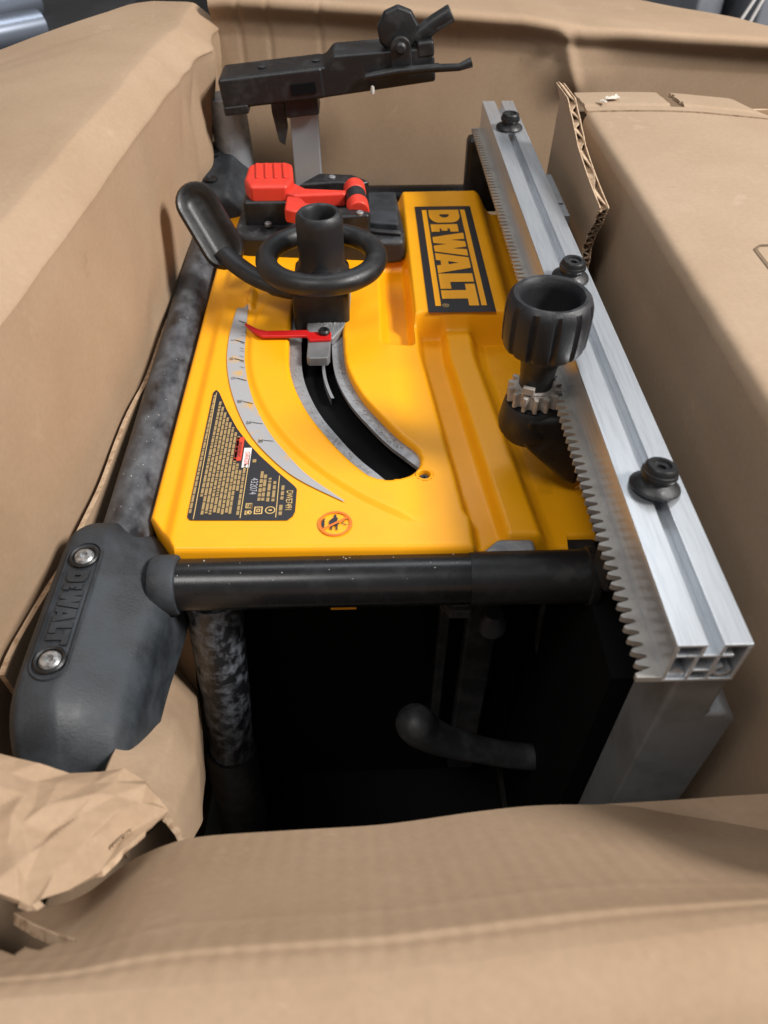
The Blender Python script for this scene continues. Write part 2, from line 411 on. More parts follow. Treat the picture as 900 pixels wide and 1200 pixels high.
# far wall with overhanging fold
xs = np.linspace(-.188, .64, 300)
def zfar(x): return np.interp(x, [-.2, -.167, .03, .206, .289, .523, .65], [.196, .198, .187, .176, .162, .148, .142])
rows = []
for x in xs:
    zr = zfar(x) + .0010 * nz(x * 13, 2) + .002 * nz(x * 4, 6)
    row = []
    for z in np.concatenate([np.linspace(FZ, -.12, 7), np.linspace(-.1, zr - .042, 50)]): row.append([x, 1.112, z])
    bump = .8 + .25 * nz(x * 4, 1)
    for dy, dz in ((1.110, -.034), (1.109, -.028), (1.107, -.023), (1.103, -.019), (1.098, -.015), (1.0945, -.011), (1.093, -.007), (1.0945, -.003), (1.099, -.0005), (1.106, .0)):
        row.append([x, 1.112 - (1.112 - dy) * bump, zr + dz])
    rows.append(row)
P = np.array(rows)
for i in range(P.shape[0]):
    for j in range(P.shape[1]):
        x, y, z = P[i, j]
        k = 1 - .8 * float(ss(.12, .17, z))
        d = k * (.0016 * (crisp(x * 5, z * 6, 8) - .4) + .003 * nz(x * 2, z * 2, 11) + .0005 * nz(x * 22, z * 4, 3))
        # crumple right of the rail, vertical score creases at the left
        q = math.exp(-((x - .285) ** 2 / .0016 + (z - .11) ** 2 / .0012)); d += -.012 * q
        c2 = abs((x - .262) - (.155 - z) * .42); d += -.006 * math.exp(-(c2 / .010) ** 2) * float(ss(.07, .1, z)) * float(1 - ss(.15, .17, z))
        for xc in (-.155, -.118, -.052): d += .0014 * math.exp(-((x - xc - .01 * z) / .003) ** 2) * float(ss(.05, .12, z))
        P[i, j, 1] += d
dd = np.concatenate([np.linspace(.004, .04, 10), np.linspace(.05, .30, 22)]); NW = P.shape[1]
full = np.zeros((P.shape[0], NW + len(dd), 3)); full[:, :NW] = P
for i, x in enumerate(xs):
    e = P[i, -1]
    for k, d in enumerate(dd):
        xm = np.interp(d, [0, .06, .09, .15, .19, .3], [.64, .62, .575, .548, .51, .38])
        xx = -.188 + (x + .188) * lerp(1, (xm + .188) / .828, min(1, d / .03))
        zz = e[2] + (float(zfar(xx)) - float(zfar(x))) - .02 * d / .3 + .004 * nz(xx * 6, d * 8, 3) * min(1, d / .05) + .0004
        full[i, NW + k] = (xx, e[1] + d, zz)
sheet(['wall', 'flap'], full, 'card', carton, .006, split=NW - 1)
# right wall (behind the inner carton)
rows = [[(.645 + .004 * nz(y * 4, z * 4), y, z) for z in np.linspace(FZ, .13, 20)] for y in np.linspace(0, 1.11, 30)]
sheet('wall', rows, 'card', carton, .006)

# near side: flap folded in over the saw, raw edge inwards
E_PX = [(-170, 1100), (-60, 1078), (40, 1066), (95, 1050), (150, 1011), (195, 990), (240, 980), (340, 973), (450, 966), (560, 951), (630, 944), (700, 943), (740, 945), (785, 953), (900, 973), (1010, 1000)]
C_PX = [(-170, 1195), (0, 1172), (450, 1140), (600, 1122), (900, 1082), (1010, 1068)]
def row_near(px):
    pe = float(np.interp(px, [p[0] for p in E_PX], [p[1] for p in E_PX])); pc = float(np.interp(px, [p[0] for p in C_PX], [p[1] for p in C_PX]))
    return pe, pc
es = spline(E_PX, 400); ex = [p[0] for p in es]; eyy = [p[1] for p in es]
cols = []
NPX = np.linspace(-170, 1010, 400)
for px in NPX:
    pe = float(np.interp(px, ex, eyy)); pc = float(np.interp(px, [p[0] for p in C_PX], [p[1] for p in C_PX]))
    e = az(px, pe, -.012 + .004 * math.sin(px * .006)); c = az(px, pc, .098)
    row = []
    for v in np.linspace(0, 1, 100):
        p = c.lerp(e, v)
        p.z += .010 * (1 - v) ** 2 * min(1, v / .15) + .0007 * (1 - .85 * v) * nz(p.x * 5, p.y * 7, 4) + .00013 * (.55 + nz(p.x * 7, p.y * 20, 2)) * math.sin(2 * math.pi * (p.x + .06 * p.y) / .0098) * float(ss(0, .1, v)) * float(ss(1.0, .97, v))
        # double score lines by the hinge
        for vc, am in ((.12, -.0009), (.30, .0003)): p.z += am * math.exp(-((v - vc - .02 * nz(p.x * 8, 0, 2)) / .022) ** 2)
        row.append(tuple(p))
    cols.append(row)
WEDGE = [(-60, 1036), (0, 1066), (18, 1070), (40, 1083), (66, 1094), (94, 1102), (62, 1106), (46, 1114), (30, 1110), (16, 1120), (0, 1113), (-60, 1120)]
OUT = [(-.003, .0008), (-.006, .0014), (-.010, .0018), (-.015, .0016), (-.021, .0006), (-.028, -.002), (-.038, -.008), (-.050, -.020), (-.060, -.045), (-.065, -.1), (-.068, -.18), (-.070, -.3), (-.070, FZ - .098)]
full = []
for r in cols:
    c = Vector(r[0]); o_ = [(c.x * (1 + max(0, min(.2, -dz))), c.y + dy + .001 * nz(c.x * 5, dz * 8), c.z + dz) for dy, dz in OUT]
    full.append(r[::-1] + o_)
sheet(['flap', 'wall'], full, 'card', carton, .006, split=len(cols[0]) - 1, flip=True, drop=lambda p: p[2] > -.05 and inpoly(pr(p), WEDGE))
# second layer under the near flap, seen at its right end
rows = []
for px in np.linspace(600, 1010, 40):
    pe = float(np.interp(px, [600, 640, 700, 760, 900, 1010], [957, 946, 943, 939.5, 930, 924]))
    e = az(px, pe, -.02); c = az(px, pe + 80, -.02)
    rows.append([tuple(c.lerp(e, v) + Vector((0, 0, .003 * nz(px * .01, v * 3)))) for v in np.linspace(0, 1, 12)])
sheet('flap_layer', rows, 'card', carton, .005)
# crumpled torn corner lying over the near flap
NU, NVv = 10, 7; rc_ = random.Random(12)
top = spline([(-90, 858, .040), (0, 882, .030), (35, 894, .026), (75, 903, .024), (120, 901, .018), (158, 906, .012), (182, 930, .006), (197, 948, .002)], NU)
bot = spline([(-90, 1030, .066), (0, 1044, .060), (28, 1058, .058), (46, 1057, .054), (85, 1040, .044), (130, 1012, .030), (165, 982, .016), (197, 951, .002)], NU)
ctrl = []
for i in range(NU):
    a = az(*top[i]); b_ = az(*bot[i]); k = min(1, (a - b_).length / .05); row = []
    for j in range(NVv):
        v = j / (NVv - 1); p = a.lerp(b_, v); f = (0 if j in (0, NVv - 1) else 1) * k
        big = .009 * nz(i * .55 + 3, j * .6, 5) + .004 * math.sin(math.pi * v)
        row.append(p + Vector((rc_.uniform(-.004, .004) * f, rc_.uniform(-.003, .003) * f, big * k + rc_.uniform(-.0022, .0022) * (.35 + .65 * f) * k)))
    ctrl.append(row)
ctrl = np.array([[tuple(p) for p in r] for r in ctrl]); rows = []; SB = 9
for i in range((NU - 1) * SB + 1):
    u = min(i / SB, NU - 1 - 1e-6); iu = int(u); fu = u - iu; row = []
    for j in range((NVv - 1) * SB + 1):
        v = min(j / SB, NVv - 1 - 1e-6); jv = int(v); fv = v - jv
        A0, B0, C0, D0 = ctrl[iu, jv], ctrl[iu + 1, jv], ctrl[iu, jv + 1], ctrl[iu + 1, jv + 1]
        p = A0 + (B0 - A0) * fu + (C0 - A0) * fv if fu + fv <= 1 else D0 + (C0 - D0) * (1 - fu) + (B0 - D0) * (1 - fv)
        row.append(tuple(p + np.array([0, 0, .0004 * nz(p[0] * 160, p[1] * 160)])))
    rows.append(row)
sheet('torn_flap', rows, 'card', carton, .004, flip=True)
# folded board hanging down inside the near corner
Rr = [[(120, 915, .0), (150, 850, -.05), (170, 790, -.10), (192, 730, -.16)],
      [(165, 930, -.005), (200, 868, -.07), (205, 815, -.13), (212, 750, -.19)],
      [(200, 960, -.015), (230, 892, -.10), (230, 840, -.16), (228, 775, -.23)],
      [(222, 992, -.03), (238, 960, -.15), (240, 905, -.22), (236, 850, -.30)]]
A = np.array([[az(*p) for p in r] for r in Rr]); rows = []
for u in np.linspace(0, 3, 34):
    k = min(int(u), 2); f = u - k; line = A[k] * (1 - f) + A[k + 1] * f; row = []
    for v in np.linspace(0, 3, 34):
        q = min(int(v), 2); g = v - q; p = line[q] * (1 - g) + line[q + 1] * g
        row.append(tuple(p + np.array([.003 * (crisp(u * 1.2, v * 1.2) - .4), 0, .004 * (crisp(u * 1.3, v * 1.3, 4) - .4)])))
    rows.append(row)
sheet('inside_flap', rows, 'card', carton, .004)
q4 = [az(196, 700, -.09), az(224, 700, -.09), az(218, 900, -.30), az(240, 905, -.30)]
rows = [[tuple(q4[0].lerp(q4[1], u).lerp(q4[2].lerp(q4[3], u), v) + Vector((.002 * (crisp(u * 2, v * 4) - .4), 0, .004 * math.sin(u * 3)))) for v in np.linspace(0, 1, 24)] for u in np.linspace(0, 1, 10)]
sheet('inside_flap', rows, 'card', carton, .004)
# loose liner strip between wall and frame
rows = [[(xlow(y) + .010 + .003 * nz(y * 9, z * 9), y, z) for z in np.linspace(-.35, -.012 + .012 * nz(y * 7, 1) - .02 * float(ss(.7, .95, y)), 20)] for y in np.linspace(.27, 1.0, 60)]
sheet('liner_strip', rows, 'card', carton, .004)

# ================================================================== INNER CARTON
inner = thing('inner_carton', 'smaller closed brown cardboard carton lying beside the aluminium rail', 'cardboard box', (.43, .5, FZ))
def topz(x, y): return .1405 + .0015 * nz(x * 3, y * 2, 21) - .02 * float(ss(.30, .55, x)) * float(ss(.6, .95, y)) + .0003 * nz(x * 30, y * 30, 3)
ysi = np.linspace(.10, .852, 110)
rows = []
for y in ysi:
    xe = .2385 + .0012 * nz(y * 7, 2) + .0006 * nz(y * 40, 5) ; zt = topz(xe + .014, y); row = []
    for z in np.concatenate([np.linspace(FZ + .02, -.05, 8), np.linspace(-.02, zt - .010, 14)]): row.append((xe + .004 * nz(y * 5, z * 6) * min(1, (zt - z) * 8) + .012 * float(ss(.1, -.3, z)) * 0, y, z))
    for a in np.linspace(8, 88, 8):
        a = R_(a); row.append((xe + .009 * (1 - math.cos(a)), y, zt - .010 + .010 * math.sin(a)))
    rows.append(row)
P = np.array(rows); NW = P.shape[1]; uu = np.concatenate([np.linspace(.006, .08, 14), np.linspace(.1, 1, 70)])
full = np.zeros((P.shape[0], NW + len(uu), 3)); full[:, :NW] = P
for i, y in enumerate(ysi):
    e = P[i, -1]
    for k, u in enumerate(uu):
        x = e[0] + (.635 - e[0]) * u; f = min(1, u * 14); full[i, NW + k] = (x, y, topz(x, y) * f + (e[2] + .0003) * (1 - f))
sheet(['side_panel', 'top_panel'], full, 'card_in', inner, .005, split=NW - 1, flip=True)
def notch(p):
    return (.337 < p[0] < .353 + .004 * nz(p[1] * 90, 1)) and p[1] > .868
rows = []
for y in np.linspace(.8545, .925, 40):
    rows.append([(x, y, topz(x, .852) + .001 - .10 * max(0, y - .875) ** 1.5 * 3 - .0022 * math.exp(-((y - .872) / .003) ** 2) - .03 * float(ss(.42, .5, x)) * (y - .85) / .07) for x in np.linspace(.242 + .002 * nz(y * 60, 2), .633, 150)])
sheet('end_flap', rows, 'card_in', inner, .004, drop=notch, flip=True)
rows = [[(x, .927 + .002 * nz(x * 9, z * 9), z) for z in np.linspace(FZ + .02, .117, 16)] for x in np.linspace(.243, .63, 30)]
sheet('end_panel', rows, 'card_in', inner, .005)
# torn outer board of the side, standing away from the carton, showing its corrugated core
ye = [(-.14, .70), (.059, .685), (.070, .6875), (.082, .682), (.093, .676), (.104, .667), (.112, .664), (.1225, .6594), (.1268, .690), (.1295, .7145), (.133, .745), (.1365, .7705), (.143, .793), (.1496, .8154), (.155, .832), (.158, .84)]
def ystart(z): return float(np.interp(z, [p[0] for p in ye], [p[1] for p in ye])) + .0022 * nz(z * 260, 3) + .0012 * nz(z * 700, 8)
zz = np.concatenate([np.linspace(-.14, .05, 12), np.linspace(.0515, .158, 110)])
def torn_layer(xo, nm, wave=0., ext=0.):
    rows = []
    for z in zz:
        y0 = ystart(z) + ext * (1 + 2 * nz(z * 200, xo * 900)); row = []
        for y in np.concatenate([np.linspace(y0, y0 + .03, 8), np.linspace(y0 + .04, max(y0 + .05, .868), 10)]):
            x = .2185 + xo - .012 * (y - .68) + .003 * nz(y * 8, z * 8, 2) + wave * math.sin(2 * math.pi * z / .0085)
            row.append((x, y, z))
        rows.append(row)
    return sheet(nm, rows, 'card_in' if not wave else 'card_edge', inner, .0011)
torn_layer(-.0038, 'torn_liner', ext=.001); torn_layer(.0038, 'torn_liner'); torn_layer(0, 'corrugated_core', wave=.0032, ext=.0015)
# bits of clear tape left on the end flap
for (px, py, wd, dp, rz) in ((717, 117, .016, .008, .3), (706, 121, .007, .005, -.4)):
    c = az(px, py, .142); rows = []
    for u in np.linspace(-1, 1, 12):
        rows.append([(c.x + wd * u * .5 + .002 * nz(u * 3, v * 3), c.y + dp * v * .5 + rz * u * .006, topz(c.x, .852) + .0035 + .003 * abs(nz(u * 4, v * 4, 7))) for v in np.linspace(-1, 1, 8)])
    sheet('tape_scrap', rows, 'tape', inner, .0003)
def on_top(x, y): return (x, y, topz(x, y) + .0012)
def stroke(mb, pts, wd, fn):
    for a, b_ in zip(pts[:-1], pts[1:]):
        a = Vector(a); b_ = Vector(b_); d = (b_ - a).normalized(); n = Vector((-d.y, d.x)) * wd / 2; k = max(2, int((b_ - a).length / .006))
        for q in range(k):
            p0 = a.lerp(b_, q / k); p1 = a.lerp(b_, (q + 1) / k)
            mb.add([fn(*(p0 - n)), fn(*(p1 - n)), fn(*(p1 + n)), fn(*(p0 + n))], [(0, 1, 2, 3)])
mb = MB(); x0, y1, s, r = .304, .5455, .10, .006
rr = [(x0 + r, y1), (x0 + s - r, y1), (x0 + s, y1 - r), (x0 + s, y1 - s + r), (x0 + s - r, y1 - s), (x0 + r, y1 - s), (x0, y1 - s + r), (x0, y1 - r), (x0 + r, y1)]
stroke(mb, rr, .0018, on_top); stroke(mb, [(.3195, .5285), (.331, .5285)], .0018, on_top)
mb.build('printed_mark', 'print_brown', inner, smooth=0, fixn=False)

# ================================================================== TABLE SAW
saw = thing('table_saw', 'yellow and black portable table saw lying on its back inside the open carton', 'table saw', (0, .62, FZ))
TH = (0, .62, FZ)
# ---- moulded front panel -------------------------------------------------
CL = spline([(-.0475, .735), (-.0500, .690), (-.0500, .640), (-.0455, .588), (-.0313, .541), (-.011, .502), (.0045, .4775), (.0165, .4625)], 120)
CL = np.array(CL)
def slot_d(x, y):
    d = np.full(np.shape(x), 9.)
    gx = np.zeros(np.shape(x)); gy = np.zeros(np.shape(x))
    for a, b_ in zip(CL[:-1], CL[1:]):
        ab = b_ - a; t = np.clip(((x - a[0]) * ab[0] + (y - a[1]) * ab[1]) / ab.dot(ab), 0, 1)
        ddx = x - (a[0] + t * ab[0]); ddy = y - (a[1] + t * ab[1]); q = np.hypot(ddx, ddy)
        k = q < d; d = np.where(k, q, d); gx = np.where(k, ddx / (q + 1e-9), gx); gy = np.where(k, ddy / (q + 1e-9), gy)
    return d - .0268, gx, gy
SC_C = (.1755, .6437)          # centre of the bevel scale
def panel_z(x, y):
    z = np.zeros(np.shape(x))
    z -= .0035 * (1 - ss(-.158, -.148, x))
    blk = ss(.044, .052, x) * ss(.662, .672, y)
    xs_ = .050 + (.62 - y) * .10 * (y < .62) + 0 * x
    xs_ = xs_ + (.0755 - xs_) * (1 - ss(.392, .402, y)) * (x < .09)
    step = ss(xs_, xs_ + .009, x) * (1 - blk)
    z -= .017 * step
    rid = ss(xs_ + .026, xs_ + .034, x) * (1 - ss(xs_ + .054, xs_ + .066, x)) * (1 - blk)
    z += .011 * rid
    z -= .007 * ss(xs_ + .056, xs_ + .074, x) * (1 - blk)
    z += .012 * blk * (1 - ss(.142, .160, x)) - .020 * blk * ss(.148, .170, x)
    z -= .016 * ss(.014, .024, x) * (1 - ss(.043, .050, x)) * ss(.628, .642, y) * (1 - ss(.80, .82, y))
    # ring-shaped lip inside the scale
    rs = np.hypot(x - SC_C[0], y - SC_C[1])
    z += .0022 * (1 - ss(.288, .294, rs)) * (1 - ss(.02, .045, x)) * (1 - ss(.70, .74, y))
    # small rib at the head of the scale
    z += .007 * np.exp(-((x + .1215) / .0045) ** 4) * ss(.695, .705, y) * (1 - ss(.735, .742, y))
    # screw hole
    hd = np.hypot(x - .0452, y - .4417); z -= .012 * (1 - ss(.0055, .0062, hd))
    return z
def ynear(x): return np.interp(x, [-.1712, -.150, -.1455, .0775, .0985, .1553, .1568, .182], [.404, .373, .3655, .3615, .3795, .379, .392, .3918])
def yfar(x): return np.interp(x, [-.1712, -.165, -.16, .045, .052, .17, .182], [.952, .958, .960, .962, .966, .968, .966])
xg = np.unique(np.round(np.concatenate([np.linspace(-.1712, .182, 214), [-.150, -.1455, .0775, .0985, .1553, .1568]]), 5))
NV = 350
X = np.repeat(xg[:, None], NV, 1); tt = np.linspace(0, 1, NV)[None, :]
Yg = ynear(xg)[:, None] * (1 - tt) + yfar(xg)[:, None] * tt
d, gx, gy = slot_d(X, Yg)
near_b = np.abs(d) < .00130
X = np.where(near_b, X - gx * d, X); Yg = np.where(near_b, Yg - gy * d, Yg)
d2 = np.where(near_b, 0, d)
Zg = panel_z(X, Yg)
# rounded outer edges and slot edge
de = np.minimum(np.minimum(X + .1712, .182 - X), np.minimum(Yg - ynear(X), yfar(X) - Yg))
rad = .0045
def rnd(dist, r): q = np.clip(1 - dist / r, 0, 1); return r * (1 - np.sqrt(np.clip(1 - q * q, 0, 1)))
Zg = Zg - rnd(de, rad) - rnd(np.maximum(d2, 0), .0022)
NX = len(xg); V = np.stack([X, Yg, Zg], -1).reshape(-1, 3)
ii = np.arange(NX * NV).reshape(NX, NV)
dc = (d2[:-1, :-1] + d2[1:, :-1] + d2[:-1, 1:] + d2[1:, 1:]) / 4
faces = [(int(ii[i, j]), int(ii[i + 1, j]), int(ii[i + 1, j + 1]), int(ii[i, j + 1])) for i in range(NX - 1) for j in range(NV - 1) if dc[i, j] > 0]
me = bpy.data.meshes.new('front_panel'); me.from_pydata([tuple(v) for v in V], [], faces)
bm = bmesh.new(); bm.from_mesh(me)
bmesh.ops.delete(bm, geom=[v for v in bm.verts if not v.link_faces], context='VERTS')
be = [e for e in bm.edges if e.is_boundary]
ret = bmesh.ops.extrude_edge_only(bm, edges=be)
for v in [g for g in ret['geom'] if isinstance(g, bmesh.types.BMVert)]:
    inside = slot_d(np.array(v.co.x), np.array(v.co.y))[0] < .004
    v.co.z -= .007 if inside else .020
bmesh.ops.recalc_face_normals(bm, faces=bm.faces); bm.to_mesh(me); bm.free()
panel = link('front_panel', me, 'yellow', saw, smooth=55)
panel['label'] = 'moulded yellow plastic front panel with curved bevel slot'
# slot rims (dusty zinc plate seen inside the slot) and a near-black strip painting the shade in the gap
CLX = np.vstack([CL, CL[-1] + (CL[-1] - CL[-2]) / np.linalg.norm(CL[-1] - CL[-2]) * np.linspace(.002, .034, 12)[:, None]])
def offs(o, a=0, b_=None):
    T = np.gradient(CLX, axis=0); T /= np.linalg.norm(T, axis=1)[:, None]
    return CLX + np.stack([-T[:, 1], T[:, 0]], 1) * o
for o0, o1, zt in ((.0300, .0155, -.0060), (-.0150, -.0300, -.0062)):
    A0 = offs(o0); A1 = offs(o1); mb = MB(); n = len(A0)
    g = [[(A0[i][0], A0[i][1], zt), (A1[i][0], A1[i][1], zt), (A1[i][0], A1[i][1], zt - .004), (A0[i][0], A0[i][1], zt - .004), (A0[i][0], A0[i][1], zt)] for i in range(n)]
    mb.grid(g).build('slot_rim', 'alu_dusty', panel, smooth=50)
A0 = offs(.030); A1 = offs(-.030)
MB().grid([[(A0[i][0], A0[i][1], -.022), (A1[i][0], A1[i][1], -.022)] for i in range(len(A0))]).build('slot_shade_strip', 'dark', panel)
A0 = offs(.0075); A1 = offs(.0045)
MB().grid([[(A0[i][0], A0[i][1], -.0125), (A1[i][0], A1[i][1], -.0118), (A1[i][0], A1[i][1], -.020)] for i in range(28, 62)]).build('guide_strip', 'alu_dusty', panel)
MB().lathe([(.0072, -.0015), (.0070, .0004), (.0060, .0006), (.0050, .0001), (.0044, -.0016), (.0043, -.011)], (.0452, .4417, 0), n=32, caps=False).build('screw_hole_rim', 'yellow', panel)
MB().lathe([(0, -.0045), (.0012, -.0045), (.0016, -.0030), (.0034, -.0030), (.0040, -.0040), (.0041, -.012)], (.0452, .4417, 0), n=20).build('panel_screw', 'darkmetal', panel)

# ---- brand badge on the raised block -------------------------------------
BX0, BX1, BY0, BY1 = .0640, .1330, .660 + .008, .9165
BZ = .0128
LET = {}
def arc(cx, cy, rx, ry, a0, a1, n=9): return [(cx + rx * math.cos(R_(a0 + (a1 - a0) * i / (n - 1))), cy + ry * math.sin(R_(a0 + (a1 - a0) * i / (n - 1)))) for i in range(n)]
LET['D'] = [[(0, 0), (.07, 0)] + arc(.075, .30, .08, .30, -88, 0) + arc(.075, .70, .08, .30, 0, 88) + [(.07, 1), (0, 1)],
            [(.055, .34)] + arc(.06, .50, .035, .16, -88, 88) + [(.055, .66)]]
LET['E'] = [[(.175, 0), (.262, 0), (.262, .27), (.226, .27), (.226, .33), (.250, .33), (.250, .52), (.226, .52), (.226, .60), (.262, .60), (.262, .87), (.175, .87)]]
LET['W'] = [[(.275, 1), (.345, 1), (.355, .56), (.372, 1), (.430, 1), (.448, .56), (.458, 1), (.528, 1), (.478, 0), (.416, 0), (.401, .40), (.386, 0), (.322, 0)]]
LET['A'] = [[(.495, 0), (.568, 0), (.572, .13), (.618, .13), (.622, 0), (.700, 0), (.650, 1), (.545, 1)], [(.580, .36), (.612, .36), (.598, .66)]]
LET['L'] = [[(.705, 0), (.848, 0), (.848, .31), (.785, .31), (.785, 1), (.705, 1)]]
LET['T'] = [[(.862, 0), (.938, 0), (.938, .72), (1, .72), (1, 1), (.805, 1), (.805, .72), (.862, .72)]]
badge = MB().flat([[(BX0, BY0), (BX1, BY0), (BX1, BY1), (BX0, BY1)]], lambda p: (p[0], p[1], BZ)).build('brand_badge', 'print_black', saw, smooth=0, fixn=False)
ix0, ix1, iy0, iy1 = BX0 + .0075, BX1 - .0075, BY0 + .012, BY1 - .011
lx0, lx1 = ix0 + .0085, ix1 - .0085
for ch, pl in LET.items():
    MB().flat(pl, lambda p: (lx0 + p[1] * (lx1 - lx0), iy1 - p[0] * (iy1 - iy0), BZ + .0003)).build('badge_letter', 'print_yellow', badge, smooth=0, fixn=False)
for a, b_ in ((ix0 + .0005, ix0 + .0062), (ix1 - .0062, ix1 - .0005)):
    MB().flat([[(a, iy0), (b_, iy0), (b_, iy1), (a, iy1)]], lambda p: (p[0], p[1], BZ + .0003)).build('badge_stripe', 'print_yellow', badge, smooth=0, fixn=False)
text('badge_mark', '®', .009, lambda p: (lx0 + .002 + p[1], iy0 + .001 - p[0], BZ + .0003), 'print_gold', badge)

# ---- rating and warning label --------------------------------------------
LZ = .0008
LP = [az(*p)[:2] for p in [(250, 461), (253.5, 457.5), (257, 460.5), (266, 481), (278, 503), (291, 520), (305, 535), (326, 554), (345, 570), (348, 574), (346, 600), (343, 606), (337, 610.5), (223, 610.5), (219.5, 607)]]
label = MB().flat([LP], lambda p: (p[0], p[1], LZ)).build('warning_label', 'print_black', saw, smooth=0, fixn=False)
label['label'] = 'black warning and rating label printed in gold'
def lab(p, z=.0003): return (p[0], p[1], LZ + z)
def rect(mb, x0, x1, y0, y1): mb.flat([[(x0, y0), (x1, y0), (x1, y1), (x0, y1)]], lab)
def ytop(x):
    """upper end of the label (far side) at column x"""
    pts = sorted([(p[0], p[1]) for p in LP[2:10]]); return float(np.interp(x, [p[0] for p in pts], [p[1] for p in pts]))
yb = .3955
rules = MB()
def rule(p0, p1, wd=.0006):
    a = Vector(p0); b_ = Vector(p1); dd_ = (b_ - a).normalized(); n = Vector((-dd_.y, dd_.x)) * wd / 2
    rules.flat([[tuple(a - n), tuple(b_ - n), tuple(b_ + n), tuple(a + n)]], lab)
xl_ = lambda y, x0: x0 + 0 * y
rule((-.1352, yb), (-.1378, .5555)); rule((-.0995, yb), (-.0990, .470)); rule((-.0722, yb), (-.0725, .4425))
rules.build('label_rule', 'print_gold', label, smooth=0, fixn=False)
fp = MB(); rnd_ = random.Random(3)
def textcol(x, y0, y1, hgt=.0021, gap=.0009):
    y = y1
    while y > y0 + .002:
        wd = rnd_.choice([.002, .0035, .0045, .006, .008, .0055]); e = max(y - wd, y0)
        if y - e > .0012: rect(fp, x - hgt / 2, x + hgt / 2, e, y)
        y = e - gap
textcol(-.1388, .402, .552, .0019)
for k in range(9):
    x = -.1325 + k * .0031
    if x < -.1080: textcol(x, .400 + (.02 if k == 0 else 0), min(ytop(x) - .006, .55))
textcol(-.1080, .400, .458); textcol(-.1050, .425, .450); textcol(-.1018, .399, .457)
for x, a, b_ in ((-.0868, .414, .448), (-.0838, .414, .444), (-.0798, .413, .440), (-.0757, .413, .436), (-.0688, .413, .431)): textcol(x, a, b_, .0024, .0013)
textcol(-.0945, .459, .463, .003)
for x in (-.0945, -.0920): textcol(x, .4055, .411, .0016)
textcol(-.0690, .398, .409, .0026, .0012)
fpo = fp.build('fine_print', 'print_fine', label, smooth=0, fixn=False); fpo['kind'] = 'stuff'
def along(cx, cy, z=.0005): return lambda p: (cx + p[1], cy - p[0], LZ + z)
for (x, y0, y1, m_, t_, tm, sz) in ((-.1088, .4615, .4915, 'print_red', '\u25b2 WARNING', 'print_black', .0052), (-.1013, .4530, .4775, 'print_white', '\u25b2 DANGER', 'print_red', .0052)):
    q = MB(); rect(q, x - .0032, x + .0032, y0, y1); q.build('signal_box', m_, label, smooth=0, fixn=False)
    text('signal_word', t_[2:], sz, along(x, (y0 + y1) / 2 - .001), tm, label, sx=.78)
text('serial_number', '432074', .0082, along(-.0925, .4305), 'print_grey', label, sx=.78)
text('model_number', 'DWE7491', .0072, along(-.0632, .4135), 'print_gold', label, sx=.74)
ic = MB()
def ring(cx, cy, r0, r1): ic.flat([[(cx + r1 * math.cos(a * math.pi / 12), cy + r1 * math.sin(a * math.pi / 12)) for a in range(24)], [(cx + r0 * math.cos(a * math.pi / 12), cy + r0 * math.sin(a * math.pi / 12)) for a in range(24)]], lab)
def frame(x0, x1, y0, y1, t): ic.flat([[(x0, y0), (x1, y0), (x1, y1), (x0, y1)], [(x0 + t, y0 + t), (x1 - t, y0 + t), (x1 - t, y1 - t), (x0 + t, y1 - t)]], lab)
frame(-.0895, -.0830, .3995, .4075, .0009); frame(-.0876, -.0849, .4018, .4052, .0007)
ring(-.0770, .4035, .0032, .0040); rect(ic, -.0783, -.0757, .4028, .4042); rect(ic, -.0965, -.0930, .399, .4035); ring(-.0935, .4015, .0016, .0024)
frame(-.0965, -.0915, .4062, .4115, .0007)
ic.build('approval_mark', 'print_gold', label, smooth=0, fixn=False)

# ---- no-loose-objects pictogram ------------------------------------------
pc = az(393, 614.5); PCX, PCY, PRr = pc.x, pc.y, .0130
pz = lambda k: (lambda p: (PCX + p[0] * PRr, PCY + p[1] * PRr, .0008 + k))
cir = lambda r, n=40: [(r * math.cos(2 * math.pi * a / n), r * math.sin(2 * math.pi * a / n)) for a in range(n)]
pict = MB().flat([cir(1), cir(.86)], pz(.0006)).build('prohibition_pictogram', 'print_orange', saw, smooth=0, fixn=False)
q = MB(); a_ = R_(33); dx, dy = math.cos(a_), math.sin(a_); nx, ny = -dy * .07, dx * .07
q.flat([[(-dx * .9 - nx, -dy * .9 - ny), (dx * .9 - nx, dy * .9 - ny), (dx * .9 + nx, dy * .9 + ny), (-dx * .9 + nx, -dy * .9 + ny)]], pz(.0007)); q.build('slash', 'print_orange', pict, smooth=0, fixn=False)
q = MB()
q.flat([[(-.36, -.05), (-.34, .22), (-.18, .42), (-.08, .46), (-.08, .72), (.06, .72), (.06, .50), (.16, .44), (.10, .2), (.24, .0), (.14, -.14), (.14, -.52), (.04, -.52), (.04, -.16), (-.14, -.2), (-.2, -.52), (-.28, -.52), (-.24, -.12)]], pz(.0004))
q.flat([[(-.62, .48), (-.76, .28), (-.82, 0), (-.76, -.28), (-.64, -.46), (-.60, -.3), (-.66, -.2), (-.60, -.06), (-.66, .04), (-.60, .16), (-.66, .26), (-.60, .36)]], pz(.0004))
for u, v in ((.42, .12), (.56, .30), (.56, -.10), (.40, -.02)): q.flat([[(u, v - .04), (u + .2, v), (u, v + .04), (u - .06, v)]], pz(.0004))
q.build('pictogram_figure', 'print_black', pict, smooth=0, fixn=False)

